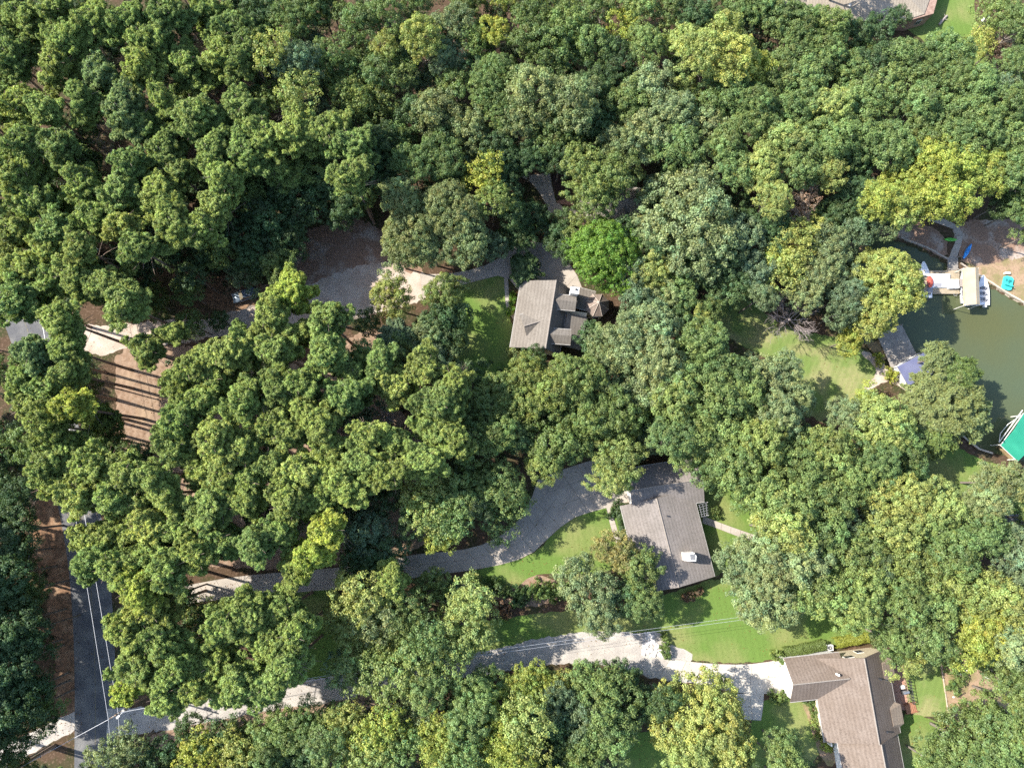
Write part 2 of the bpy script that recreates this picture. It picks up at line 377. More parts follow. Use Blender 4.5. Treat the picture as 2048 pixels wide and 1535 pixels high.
def quad_clip_drive(name, left, right, nst, m, z, th=0.05, cols=2, gap=0.035, label=None):
    """driveway of separate slabs between two edge lines (photo pixels)"""
    def resample(pts, n):
        pts = chaikin([tuple(P(x, y, 0)[:2]) for x, y in pts], 2, False)
        d = [0]
        for i in range(1, len(pts)): d.append(d[-1] + math.dist(pts[i - 1], pts[i]))
        out = []
        for k in range(n + 1):
            s = d[-1] * k / n; i = max(j for j in range(len(d)) if d[j] <= s + 1e-9); i = min(i, len(pts) - 2)
            t = (s - d[i]) / (d[i + 1] - d[i] + 1e-9)
            out.append(Vector(pts[i]).lerp(Vector(pts[i + 1]), min(t, 1)))
        return out
    A, B = resample(left, nst), resample(right, nst)
    root = thing(name, None, None); tag(root, label, kind='structure')
    # dark joint bed just under the slabs
    b = MB()
    for i in range(nst):
        b.face([(*A[i], z - 0.010), (*B[i], z - 0.010), (*B[i + 1], z - 0.010), (*A[i + 1], z - 0.010)])
    obj('joint_bed', b, mat('joint_soil', (0.15, 0.125, 0.10), 0.95), root)
    for i in range(nst):
        for c in range(cols):
            q = [A[i].lerp(B[i], c / cols), A[i].lerp(B[i], (c + 1) / cols), A[i + 1].lerp(B[i + 1], (c + 1) / cols), A[i + 1].lerp(B[i + 1], c / cols)]
            ctr = sum((v for v in q), Vector((0, 0))) / 4
            q = [v + (ctr - v).normalized() * gap for v in q]
            bb = MB(); dz = rnd.uniform(-0.003, 0.003)
            bb.prism([tuple(v) for v in q], z - 0.02, z + dz)
            obj('slab', bb, m, root)
    return root
quad_clip_drive('concrete_driveway', [(360, 1172), (480, 1150), (640, 1138), (760, 1125), (830, 1106), (930, 1100), (990, 1080), (1035, 1045), (1062, 1000), (1075, 960)],
                [(380, 1206), (500, 1192), (640, 1180), (740, 1172), (840, 1152), (930, 1142), (1020, 1126), (1072, 1104), (1108, 1062), (1150, 1034)], 22, CONC, 0.034, label='curved pale concrete driveway')
quad_clip_drive('concrete_apron', [(1074, 960), (1130, 935), (1200, 915), (1262, 905)], [(1150, 1034), (1185, 1022), (1225, 1012), (1264, 1002)], 4, CONC, 0.034, cols=3)
quad_clip_drive('house_entry_drive', [(840, 548), (900, 548), (960, 536), (1003, 515), (1030, 490), (1060, 477), (1090, 487), (1125, 512), (1150, 538), (1166, 580)],
                [(845, 592), (900, 576), (960, 560), (1008, 548), (1018, 556), (1030, 575), (1050, 590), (1070, 600), (1100, 605), (1130, 605)], 12, CONC, 0.036)
quad_clip_drive('garage_drive', [(1340, 1317), (1400, 1325), (1480, 1329), (1530, 1324), (1568, 1316)], [(1318, 1356), (1400, 1366), (1470, 1386), (1530, 1387), (1572, 1385)], 7, CONC2, 0.036)
quad_clip_drive('garage_turnaround', [(1470, 1386), (1478, 1415), (1488, 1438)], [(1528, 1386), (1526, 1420), (1522, 1440)], 2, CONC2, 0.036)
quad_clip_drive('garden_path', [(1212, 1012), (1220, 1050), (1232, 1085)], [(1222, 1012), (1231, 1048), (1243, 1083)], 6, CONC, 0.040, cols=1)
quad_clip_drive('back_path', [(1405, 1030), (1440, 1045), (1500, 1066), (1540, 1080)], [(1405, 1046), (1435, 1056), (1495, 1080), (1535, 1094)], 7, CONC, 0.040, cols=1)
quad_clip_drive('upper_patio', [(1040, 352), (1058, 360), (1085, 392), (1100, 430)], [(1100, 346), (1104, 372), (1112, 405), (1122, 432)], 4, CONC, 0.036)
quad_clip_drive('upper_walk', [(1100, 428), (1108, 434), (1160, 432)], [(1116, 405), (1124, 416), (1160, 420)], 3, CONC, 0.042, cols=1)
quad_clip_drive('front_walk', [(1008, 552), (1010, 600), (1014, 625), (1030, 642)], [(1016, 552), (1018, 598), (1022, 618), (1034, 632)], 5, CONC, 0.040, cols=1)
quad_clip_drive('shore_walk', [(1855, 440), (1890, 452), (1912, 460), (1914, 478), (1902, 500), (1898, 518)], [(1862, 428), (1895, 440), (1922, 454), (1928, 475), (1918, 500), (1912, 524)], 7, CONC, 0.036, cols=1)
sheet('dark_mulch_bed', [(1102, 350), (1128, 350), (1128, 385), (1116, 400)], 0.026, mat('dark_mulch', (0.05, 0.03, 0.025), 0.95), 0, 0.05, 34)

# ------------------------------------------------------------------ houses
def wobj(name, mb, m, parent, smooth=False):
    """mesh written in world coordinates, parented under a thing that stands at its base"""
    off = Vector((0, 0, 0)); p = parent
    while p is not None: off += p.location; p = p.parent
    mb.v = [(x - off.x, y - off.y, z - off.z) for x, y, z in mb.v]
    return obj(name, mb, m, parent, smooth)
def shingles(name, c1, c2, c3, ang=0.0):
    return mat(name, c1, 0.95, 0.15, noise=0.45, col2=c2, fac=(0.38, 0.64), noise2=4.0, col3=c3, fac2=(0.48, 0.72), bump=0.6, bscale=9, wave=(0.55, ang, 0.12))
SH1 = shingles('tan_shingles', (0.159, 0.140, 0.120), (0.183, 0.163, 0.141), (0.122, 0.106, 0.090), 0.15)
SH2 = shingles('grey_shingles', (0.184, 0.163, 0.146), (0.219, 0.193, 0.176), (0.142, 0.124, 0.112), -0.25)
SH3 = shingles('brown_shingles', (0.162, 0.127, 0.102), (0.188, 0.151, 0.125), (0.119, 0.092, 0.075), -0.17)
SHP = shingles('pale_shingles', (0.318, 0.268, 0.209), (0.361, 0.310, 0.246), (0.260, 0.217, 0.173))
TRIM = mat('white_trim', (0.72, 0.70, 0.66), 0.6, noise=2, col2=(0.62, 0.60, 0.56))
CREAM = mat('cream_siding', (0.62, 0.54, 0.40), 0.8, noise=0.8, col2=(0.55, 0.47, 0.34))
WHITEW = mat('white_siding', (0.74, 0.73, 0.70), 0.7, noise=0.8, col2=(0.66, 0.65, 0.62))
GREYW = mat('grey_siding', (0.30, 0.29, 0.27), 0.8, noise=0.8, col2=(0.24, 0.23, 0.22))
BRICKM = mat('red_brick', (0.24, 0.12, 0.085), 0.9, noise=3, col2=(0.30, 0.18, 0.13), bump=0.3, bscale=20)
GLASS = mat('window_glass', (0.03, 0.04, 0.05), 0.08, 0.8)
DARKM = mat('dark_metal', (0.04, 0.04, 0.045), 0.5, 0.4)
GUTTER = mat('gutter_metal', (0.38, 0.36, 0.33), 0.5, 0.4, noise=3, col2=(0.30, 0.28, 0.26))
RIDGEM = mat('ridge_cap_shingles', (0.20, 0.175, 0.155), 0.95, 0.1, noise=6, col2=(0.28, 0.245, 0.21))
BRASS = mat('lead_flashing', (0.22, 0.22, 0.23), 0.5, 0.4)

def gable_wing(root, ra, rb, zr, ze, wl, wr, roofm, wallm, oh=0.45, th=0.16, cap=True, floor=0.0, hip=(0, 0)):
    """ra, rb ridge ends in world xy; wl / wr horizontal run of the slope left / right of ra->rb"""
    a, bb_ = Vector(ra[:2]), Vector(rb[:2]); d = (bb_ - a).normalized(); n = Vector((-d.y, d.x))
    A, B = Vector((*a, zr)), Vector((*bb_, zr))
    ha, hb = hip
    def e(p, s, w_, along=0): q = p + n * s * w_ + d * along; return Vector((q.x, q.y, ze))
    rm = MB()
    Ah, Bh = A + Vector((*(d * ha), 0)), B - Vector((*(d * hb), 0))
    for s, w_ in ((1, wl), (-1, wr)):
        rm.slab([Ah, Bh, e(bb_, s, w_), e(a, s, w_)], th)
    if ha: rm.slab([Ah, e(a, 1, wl), e(a, -1, wr)], th)
    if hb: rm.slab([Bh, e(bb_, -1, wr), e(bb_, 1, wl)], th)
    roof = wobj('roof', rm, roofm, root)
    if cap:
        cm = MB(); cm.tube([Ah + Vector((0, 0, 0.015)), Bh + Vector((0, 0, 0.015))], [0.11, 0.11], 6)
        wobj('ridge_cap', cm, RIDGEM, roof)
    for s, w_ in ((1, wl), (-1, wr)):
        gm = MB(); p, q = e(a, s, w_ + 0.05), e(bb_, s, w_ + 0.05)
        gm.tube([p - Vector((0, 0, .08)), q - Vector((0, 0, .08))], [0.07, 0.07], 6)
        wobj('gutter', gm, GUTTER, roof)
    # walls as an extruded house section
    wm = MB(); sl, sr = (zr - ze) / wl, (zr - ze) / wr
    ht = zr - th - 0.12
    sec = [(wl - oh, floor), (wl - oh, ht - sl * (wl - oh)), (0, ht), (-(wr - oh), ht - sr * (wr - oh)), (-(wr - oh), floor)]
    if ha or hb: sec = [(wl - oh, floor), (wl - oh, ze), (-(wr - oh), ze), (-(wr - oh), floor)]
    pa, pb = a + d * 0.4, bb_ - d * 0.4; k = len(sec)
    for p in (pa, pb):
        for t_, z_ in sec: q = p + n * t_; wm.v.append((q.x, q.y, z_))
    wm.f.append(tuple(range(k))); wm.f.append(tuple(k + i for i in reversed(range(k))))
    for i in range(k): j = (i + 1) % k; wm.f.append((j, i, k + i, k + j))
    wall = wobj('wall', wm, wallm, root)
    return dict(a=a, b=bb_, d=d, n=n, roof=roof, wall=wall, wl=wl, wr=wr, zr=zr, ze=ze, oh=oh)
def runs(ra, rb, pt):
    a, b_ = Vector(ra[:2]), Vector(rb[:2]); d = (b_ - a).normalized(); n = Vector((-d.y, d.x))
    return abs((Vector(pt[:2]) - a).dot(n))
def window_on(parent, p, d, n, width, z0, z1, framem=TRIM, name='window'):
    """framed window on a wall: p = xy centre, d = along wall, n = outward"""
    f = MB(); ang = math.atan2(d.y, d.x); c = p + n * 0.03
    f.box((c.x, c.y, (z0 + z1) / 2), (width, 0.08, z1 - z0), ang)
    fo = wobj(name, f, framem, parent)
    g = MB(); c = p + n * 0.075; hw = width / 2 - 0.08
    for s in (-1, 1):
        q = c + d * s * (hw / 2 + 0.02)
        g.box((q.x, q.y, (z0 + z1) / 2), (hw - 0.04, 0.03, z1 - z0 - 0.16), ang)
    wobj('pane', g, GLASS, fo)
def vent(root, px, py, z, r=0.13, h=0.45, m=None, name='vent_pipe'):
    v = MB(); p = P(px, py, z); v.tube([p - Vector((0, 0, .3)), p + Vector((0, 0, h))], [r, r], 8)
    return wobj(name, v, m or DARKM, root)

# --- house with the turret
r1 = thing('turret_house', 'tan roofed house with two dormers and a pointed octagonal turret', 'house', tuple(P(1095, 620, 0)))
zr, ze = 7.2, 3.6
Ra, Rb = P(1112.6, 560, zr), P(1091, 697, zr)
W1 = runs(Ra, Rb, P(1034, 610, ze)); E1 = runs(Ra, Rb, P(1137, 592, ze))
g = gable_wing(r1, Ra, Rb, zr, ze, E1, W1, SH1, CREAM)
# west cross gable
gable_wing(r1, P(1048, 652, 6.2), P(1101, 636, 6.2), 6.2, 4.4, 2.5, 2.6, SH1, CREAM, cap=True)
# flat lower roof on the lake side
lo = MB(); lo.slab([P(1136, 626, 4.3), P(1175, 634, 3.4), P(1160, 700, 3.4), P(1120, 690, 4.3)], 0.18)
wobj('lower_roof', lo, SH1, r1)
lw = MB(); lw.prism([tuple(P(1132, 628, 0)[:2]), tuple(P(1170, 634, 0)[:2]), tuple(P(1157, 697, 0)[:2]), tuple(P(1120, 690, 0)[:2])], 0, 3.15)
wobj('wall', lw, CREAM, r1)
# dormers
for (a_, b_) in (((1112, 599), (1153, 603)), ((1101, 668), (1143, 671))):
    dm = gable_wing(r1, P(*a_, 7.0), P(*b_, 7.0), 7.0, 6.0, 1.25, 1.35, SH1, CREAM, oh=0.2, cap=False, floor=3.4)
    window_on(dm['wall'], dm['b'] - dm['d'] * 0.38, dm['n'], dm['d'], 1.3, 5.0, 6.0)
# low link roof to the turret
gable_wing(r1, P(1140, 588, 4.1), P(1188, 601, 4.1), 4.1, 3.2, 1.9, 1.8, SH1, CREAM, cap=True)
tc = P(1197, 606, 5.4); tm = MB(); tw = MB(); R8 = 2.15
oct_ = [(tc.x + R8 * math.cos(math.pi / 8 + k * math.pi / 4), tc.y + R8 * math.sin(math.pi / 8 + k * math.pi / 4)) for k in range(8)]
for k in range(8): tm.slab([(*oct_[k], 4.0), (*oct_[(k + 1) % 8], 4.0), (tc.x, tc.y, 6.1)], 0.12)
tr_ = wobj('turret_roof', tm, shingles('turret_shingles', (0.200, 0.156, 0.128), (0.240, 0.192, 0.160), (0.144, 0.112, 0.096)), r1)
hm = MB()
for k in range(8): hm.tube([Vector((*oct_[k], 4.03)), Vector((tc.x, tc.y, 6.13))], [0.05, 0.05], 5)
wobj('hip_cap', hm, mat('pale_hip_cap', (0.42, 0.36, 0.30), 0.9), tr_)
tw.prism([(tc.x + (p[0] - tc.x) * .86, tc.y + (p[1] - tc.y) * .86) for p in oct_], 0, 3.9)
twl = wobj('turret_wall', tw, CREAM, r1)
for k in (0, 1, 7, 6, 2):
    a_ = k * math.pi / 4 ; nn = Vector((math.cos(a_), math.sin(a_)))
    window_on(twl, Vector((tc.x, tc.y)) + nn * R8 * .86 * math.cos(math.pi / 8), Vector((-nn.y, nn.x)), nn, 1.0, 1.0, 2.6)
# chimney
cp = P(1149, 582, 7.2); cm = MB(); cm.box((cp.x, cp.y, 4.0), (1.35, 1.0, 7.2), -0.1); ch = wobj('chimney', cm, WHITEW, r1)
cm = MB(); cm.box((cp.x, cp.y, 7.66), (1.5, 1.15, 0.12), -0.1); wobj('chimney_cap', cm, TRIM, ch)
cm = MB(); cm.tube([(cp.x + .2, cp.y + .1, 7.6), (cp.x + .2, cp.y + .1, 8.0)], [0.18, 0.18], 8); wobj('flue', cm, DARKM, ch)
# white flat roof corner
fm = MB(); fm.slab([P(1063, 676, 4.0), P(1091, 674, 4.0), P(1088, 695, 4.0), P(1072, 694, 4.0)], 0.2); wobj('porch_roof', fm, mat('white_membrane', (0.60, 0.55, 0.49), 0.8, noise=2, col2=(0.52, 0.48, 0.42)), r1)
# window walls
for t in (0.12, 0.3, 0.72, 0.9):
    q = Vector(Ra[:2]).lerp(Vector(Rb[:2]), t) - g['n'] * (W1 - 0.45) * 1.0
    window_on(g['wall'], q, g['d'], -g['n'], 1.3, 1.0, 2.4)

# --- wide house with the louvred cupola
r2 = thing('wide_house', 'wide grey shingled house with a white louvred roof cupola', 'house', tuple(P(1340, 1050, 0)))
zr, ze = 5.1, 3.1
Ra, Rb = P(1261, 980, zr), P(1407, 957, zr)
wS = runs(Ra, Rb, P(1268, 1022, ze))
gN = gable_wing(r2, Ra, Rb, zr, ze, wS, wS + 0.25, SH2, GREYW)
zr2 = 4.9
Rc, Rd = P(1313, 996, zr2), P(1357.8, 1174, zr2)
wE = runs(Rc, Rd, P(1412, 1085, ze)); wW = runs(Rc, Rd, P(1244.7, 1026, ze))
gS = gable_wing(r2, Rc, Rd, zr2, ze, wE, wW, SH2, GREYW)
# notch the west slope back to the photo's outline is the jog at the north-west: small porch slab
lv = P(1379, 1112.5, 5.9); ang = 0.05
cu = MB(); cu.box((lv.x, lv.y, 4.95), (1.75, 1.25, 2.0), ang); cup = wobj('cupola', cu, mat('cupola_white', (0.72, 0.68, 0.62), 0.6), r2)
cu = MB()
hx, hy = 1.0, 0.72
cc = [(lv.x - hx, lv.y - hy * .6), (lv.x - hx * .4, lv.y - hy), (lv.x + hx, lv.y - hy), (lv.x + hx * 1.1, lv.y + hy * .2), (lv.x + hx * .5, lv.y + hy), (lv.x - hx * .9, lv.y + hy * .6)]
cu.prism(cc, 5.96, 6.06); wobj('cupola_cap', cu, WHITEW, cup)
cu = MB()
for k in range(5): cu.box((lv.x + 0.1 + k * 0.17, lv.y - 0.05, 6.10), (0.07, 0.95, 0.06), ang)
wobj('louvre', cu, DARKM, cup)
vent(r2, 1334, 1031, 4.5)
vent(r2, 1352, 1150, 4.8, 0.1, 0.3)
pg = MB()
pA, pB, pC, pD = P(1396, 1010, 2.8), P(1415, 1004, 2.8), P(1417, 1030, 2.8), P(1402, 1033, 2.8)
for k in range(6):
    t = k / 5; q0 = pA.lerp(pD, t); q1 = pB.lerp(pC, t); pg.tube([q0, q1], [0.05, 0.05], 4)
for s in (0.15, 0.5, 0.85): pg.tube([pA.lerp(pB, s) - Vector((0, 0, .1)), pD.lerp(pC, s) - Vector((0, 0, .1))], [0.06, 0.06], 4)
per = wobj('pergola', pg, mat('grey_beam', (.14, .14, .15), .7), r2)
for q in (pB, pC): pg = MB(); pg.tube([Vector((q.x, q.y, 0)), q], [0.07, 0.07], 6); wobj('pergola_post', pg, TRIM, per)
for t in (0.25, 0.45, 0.65, 0.85):
    q = Vector(Rc[:2]).lerp(Vector(Rd[:2]), t)
    window_on(gS['wall'], q + gS['n'] * (wE - 0.45), gS['d'], gS['n'], 1.5, 0.9, 2.3)
    window_on(gS['wall'], q - gS['n'] * (wW - 0.45), gS['d'], -gS['n'], 1.5, 0.9, 2.3)
q = gN['a'] + gN['d'] * 0.4
f = MB(); c_ = q - gN['d'] * 0.04; f.box((c_.x, c_.y, 1.15), (4.8, 0.1, 2.3), math.atan2(gN['n'].y, gN['n'].x)); wobj('garage_door', f, WHITEW, r2)

# --- L-shaped brown house
r3 = thing('l_shaped_house', 'L-shaped brown roofed house with cream gable and white garage front', 'house', tuple(P(1690, 1400, 0)))
zr, ze = 6.6, 3.2
Ra, Rb = P(1728.5, 1315.5, zr), P(1759, 1489, zr)
wE = runs(Ra, Rb, P(1791, 1410, ze)); wW = runs(Ra, Rb, P(1642, 1440, ze))
gM = gable_wing(r3, Ra, Rb, zr, ze, wE, wW, SH3, CREAM)
Rc, Rd = P(1762.5, 1488, zr + 0.15), P(1785, 1610, zr + 0.15)
gable_wing(r3, Rc, Rd, zr + 0.12, ze, runs(Rc, Rd, P(1801, 1500, ze)), runs(Rc, Rd, P(1679, 1505, ze)), SH3, WHITEW)
Rg, Rh = P(1587, 1368.4, 5.7), P(1700, 1356, 5.7)
wn = runs(Rg, Rh, P(1569, 1315.6, ze)); ws = runs(Rg, Rh, P(1579.7, 1403.4, ze))
gG = gable_wing(r3, Rg, Rh, 5.7, ze, wn, ws, SH3, WHITEW, oh=0.3)
f = MB(); q = gG['a'] + gG['d'] * 0.36 + gG['n'] * 0.6
f.box((q.x, q.y, 1.2), (5.0, 0.1, 2.3), math.atan2(gG['n'].y, gG['n'].x)); gd = wobj('garage_door', f, mat('garage_door_white', (0.78, 0.77, 0.75), 0.5), r3)
f = MB(); q = q - gG['d'] * 0.03
for k in range(3): f.box((q.x, q.y, 0.7 + k * .55), (4.9, 0.09, 0.025), math.atan2(gG['n'].y, gG['n'].x))
wobj('door_groove', f, GUTTER, gd)
# attic vent and window in the cream gable
q = gM['a'] + gM['d'] * 0.40
window_on(gM['wall'], q + gM['n'] * -1.2, gM['n'], -gM['d'], 1.5, 3.2, 4.3)
window_on(gM['wall'], q + gM['n'] * 1.6, gM['n'], -gM['d'], 1.2, 1.0, 2.4)
# lake side bays with small hipped roofs
for (bx, by) in ((1783, 1336), (1800, 1426)):
    c_ = P(bx, by, 3.0); dd = gM['d']; n_ = gM['n']; base = Vector((c_.x, c_.y)) - n_ * 0.3
    out = [base - dd * 2.6 - n_ * 1.6, base - dd * 1.5 + n_ * 0.55, base + dd * 1.5 + n_ * 0.55, base + dd * 2.6 - n_ * 1.6]
    bm_ = MB(); inner = base - n_ * 1.8
    bm_.slab([(*(inner - dd * 1.2), 4.35), (*(inner + dd * 1.2), 4.35), (*out[2], 3.25), (*out[1], 3.25)], 0.12)
    bm_.slab([(*(inner - dd * 1.2), 4.35), (*out[1], 3.25), (*out[0], 3.25)], 0.12)
    bm_.slab([(*(inner + dd * 1.2), 4.35), (*out[3], 3.25), (*out[2], 3.25)], 0.12)
    wobj('bay_roof', bm_, shingles('bay_shingles', (0.247, 0.195, 0.150), (0.277, 0.225, 0.176), (0.195, 0.150, 0.120)), r3)
    bw = MB(); bw.prism([tuple(base + (o_ - base) * 0.86) for o_ in out], 0, 3.2); bwl = wobj('bay_wall', bw, CREAM, r3)
    window_on(bwl, base + n_ * 0.48, dd, n_, 2.0, 0.9, 2.4)
vent(r3, 1675, 1348, 5.6, 0.2, 0.45, TRIM); vent(r3, 1759, 1357, 5.4); vent(r3, 1772, 1462, 5.4)
# white porch posts and rail along the court side
pa, pb = P(1630, 1402, 0), P(1648, 1478, 0)
pm = MB()
for k in range(6):
    q = pa.lerp(pb, k / 5); pm.box((q.x, q.y, 1.35), (0.25, 0.25, 2.7), 0)
po = wobj('porch_post', pm, TRIM, r3)
pm = MB(); pm.tube([pa + Vector((0, 0, 0.95)), pb + Vector((0, 0, 0.95))], [0.06, 0.06], 6); pm.tube([pa + Vector((0, 0, 2.75)), pb + Vector((0, 0, 2.75))], [0.12, 0.12], 6)
wobj('porch_rail', pm, TRIM, r3)
# brick terrace strip and rail on the lake side
ter = sheet('brick_terrace', [(1775, 1330), (1808, 1330), (1815, 1395), (1812, 1420), (1790, 1415), (1780, 1370)], 0.030, mat('terrace_brick', (0.33, 0.17, 0.12), 0.9, noise=3, col2=(0.42, 0.26, 0.20), bump=0.2, bscale=20), 0)

# --- corner house at the top, brick wall seen
r4 = thing('brick_walled_house', 'pale roofed house with a reddish brick end wall beside the corner lawn', 'house', tuple(P(1760, 20, 0)))
ze4 = 3.4
rf = MB()
A4, B4, C4 = P(1802, -14, 5.2), P(1849, 28, ze4), P(1807, 41, ze4)
def addf(m_, *pts): m_.slab([Vector(p) for p in pts], 0.18)
rf4 = MB()
addf(rf4, P(1560, -40, 6.0), P(1790, -30, 6.0), P(1849, 28, ze4), P(1807, 41, ze4), P(1640, 40, ze4), P(1560, 20, ze4))
# main slab is split into two planar slopes
rf4 = MB()
ridge_a, ridge_b = P(1575, -52, 6.4), P(1775, -50, 6.4)
addf(rf4, ridge_a, ridge_b, P(1849, 28, ze4))
addf(rf4, ridge_a, P(1849, 28, ze4), P(1806, 42, ze4), P(1660, 42, ze4))
addf(rf4, ridge_b, P(1880, -60, ze4), P(1849, 28, ze4))
addf(rf4, ridge_a, P(1660, 42, ze4), P(1550, 20, ze4), P(1500, -60, ze4))
addf(rf4, ridge_a, ridge_b, P(1880, -60, ze4), P(1500, -60, ze4))
wobj('roof', rf4, SHP, r4)
bwm = MB()
poly4 = [tuple(P(1660, 57, 0)[:2]), tuple(P(1805, 62, 0)[:2]), tuple(P(1846, 50, 0)[:2]), tuple(P(1870, -40, 0)[:2]), tuple(P(1520, -30, 0)[:2]), tuple(P(1560, 35, 0)[:2])]
bwm.prism(poly4, 0, ze4 - 0.15)
bw4 = wobj('wall', bwm, mat('weathered_brick', (0.24, 0.15, 0.115), 0.9, noise=1.5, col2=(0.34, 0.24, 0.19), noise2=6, col3=(0.17, 0.10, 0.08)), r4)
window_on(bw4, Vector(poly4[1]).lerp(Vector(poly4[2]), .5), (Vector(poly4[2]) - Vector(poly4[1])).normalized(), Vector((0.3, -0.95)).normalized(), 1.2, 1.0, 2.2)
fl = MB(); fl.tube([P(1700, 10, 4.9), P(1700, 10, 5.7)], [.25, .25], 8); wobj('roof_vent', fl, TRIM, r4)

# --- house hidden in the trees above the turret house
r5 = thing('hidden_house', 'pale roofed house mostly hidden by the tree above the bright green crown', 'house', tuple(P(1210, 390, 0)))
gable_wing(r5, P(1163, 384, 5.6), P(1285, 402, 5.6), 5.6, 3.2, 3.4, 3.6, shingles('ash_shingles', (0.264, 0.232, 0.200), (0.312, 0.276, 0.240), (0.208, 0.176, 0.152)), WHITEW)
gable_wing(r5, P(1252, 440, 4.8), P(1246, 392, 4.8), 4.8, 3.2, 2.4, 2.4, SH1, WHITEW)
sheet('brick_step', [(1112, 402), (1146, 394), (1148, 410), (1116, 408)], 0.028, BRICKM, 0)

# --- small dark roof at the far lake edge
r6 = thing('dark_shed', 'small dark roofed shed showing between crowns at the lake side edge', 'shed', tuple(P(2025, 1050, 0)))
gable_wing(r6, P(2002, 1050, 3.2), P(2050, 1046, 3.2), 3.2, 2.3, 1.4, 1.5, shingles('dark_shingles', (0.08, 0.075, 0.075), (0.11, 0.10, 0.10), (0.05, 0.05, 0.05)), GREYW)

# ------------------------------------------------------------------ lake structures
WOOD = mat('weathered_planks', (0.34, 0.28, 0.195), 0.9, noise=1.2, col2=(0.40, 0.33, 0.24), noise2=8, col3=(0.25, 0.20, 0.14))
WOODG = mat('grey_planks', (0.25, 0.225, 0.20), 0.9, noise=0.8, col2=(0.34, 0.31, 0.275), noise2=5, col3=(0.15, 0.135, 0.125))
WOODB = mat('brown_planks', (0.20, 0.14, 0.07), 0.9, noise=1.2, col2=(0.26, 0.19, 0.10))
GEL = mat('white_gelcoat', (0.78, 0.78, 0.78), 0.35, 0.5, noise=1.5, col2=(0.70, 0.70, 0.71))
VINYL = mat('grey_vinyl', (0.25, 0.25, 0.27), 0.6)
def deck(name, label, quad, z, m, board=0.16, along=0, posts=True, plank_gap=0.012, grp=None, cat='dock'):
    """plank deck over a quad of world xy points; boards run from edge q0-q3 to q1-q2"""
    q = [Vector(p[:2]) for p in quad]; c = sum(q, Vector((0, 0))) / 4
    root = thing(name, label, cat, (c.x, c.y, WATER_Z), group=grp)
    L1 = (q[3] - q[0]).length; n = max(2, int(L1 / board))
    for i in range(n):
        t0, t1 = i / n, (i + 1) / n
        a, b_, e, f_ = q[0].lerp(q[3], t0), q[1].lerp(q[2], t0), q[1].lerp(q[2], t1), q[0].lerp(q[3], t1)
        s = (f_ - a).normalized() * plank_gap
        mb = MB(); dz = rnd.uniform(-0.006, 0.006); ex = rnd.uniform(-0.03, 0.03)
        ax = (b_ - a).normalized() * ex
        mb.prism([tuple(a + s - ax), tuple(b_ + s + ax), tuple(e - s + ax), tuple(f_ - s - ax)], z - 0.05, z + dz)
        wobj('plank', mb, m, root)
    fr = MB()
    for k in range(4): p0, p1 = q[k], q[(k + 1) % 4]; mid = (p0 + p1) / 2; d_ = p1 - p0; fr.box((mid.x, mid.y, z - 0.17), (d_.length - 0.12, 0.08, 0.2), math.atan2(d_.y, d_.x))
    wobj('frame', fr, m, root)
    if posts:
        for p in q:
            pm_ = MB(); pp = p + (c - p).normalized() * 0.15; pm_.tube([(pp.x, pp.y, -3.0), (pp.x, pp.y, z + 0.35)], [0.11, 0.10], 8); wobj('post', pm_, m, root)
    return root
def pq(pts, z): return [P(x, y, z) for x, y in pts]
DZ = 0.1
deck('boat_dock', 'sun bleached wooden dock between the white boats', pq([(1846, 541), (1919, 541), (1919, 587), (1846, 587)], DZ), DZ, WOOD)
deck('dock_walkway', 'narrow plank walkway from the shore to the boat dock', pq([(1916, 513), (1896, 513), (1896, 540), (1916, 540)][::-1], DZ + .02), DZ + .02, WOODG)
deck('tree_shaded_dock', 'broad grey plank dock half shaded by the yellow-green tree', pq([(1755, 671), (1803, 648), (1833, 708), (1785, 736)], 0.5), 0.5, WOODG, 0.22)
deck('side_pier', 'low brown pier beside the grey plank dock', pq([(1733, 690), (1757, 680), (1782, 713), (1765, 722)], 0.15), 0.15, WOODB, 0.2)
deck('corner_pier', 'small brown timber landing at the cove corner', pq([(1690, 497), (1728, 482), (1740, 497), (1707, 528)], 0.25), 0.25, WOODB, 0.2)
# railing on the grey dock
def rail(name, label, p0, p1, z, h=0.95, n=4, m=TRIM):
    root = thing(name, label, 'railing', tuple((p0 + p1) / 2)); root.location.z = z
    a, b_ = Vector((p0.x, p0.y, z)), Vector((p1.x, p1.y, z))
    for k in range(n + 1):
        q = a.lerp(b_, k / n); mb = MB(); mb.box((q.x, q.y, z + h / 2), (0.09, 0.09, h)); wobj('post', mb, m, root)
    for zz in (h, h * .5):
        mb = MB(); mb.tube([a + Vector((0, 0, zz)), b_ + Vector((0, 0, zz))], [0.045, 0.045], 5); wobj('rail', mb, m, root)
    return root
rail('dock_railing', 'white railing along the lower edge of the grey plank dock', P(1786, 735, .5), P(1832, 708, .5), 0.52)
rail('terrace_railing', 'dark railing between the brown house terrace and its lawn', P(1809, 1330, 0), P(1822, 1404, 0), 0.02, 1.1, 12, DARKM)
rail('terrace_inner_railing', 'pale railing close to the brown house terrace wall', P(1801, 1328, 0), P(1812, 1400, 0), 0.03, 1.0, 10, mat('bronze_rail', (0.28, 0.20, 0.13), 0.5))

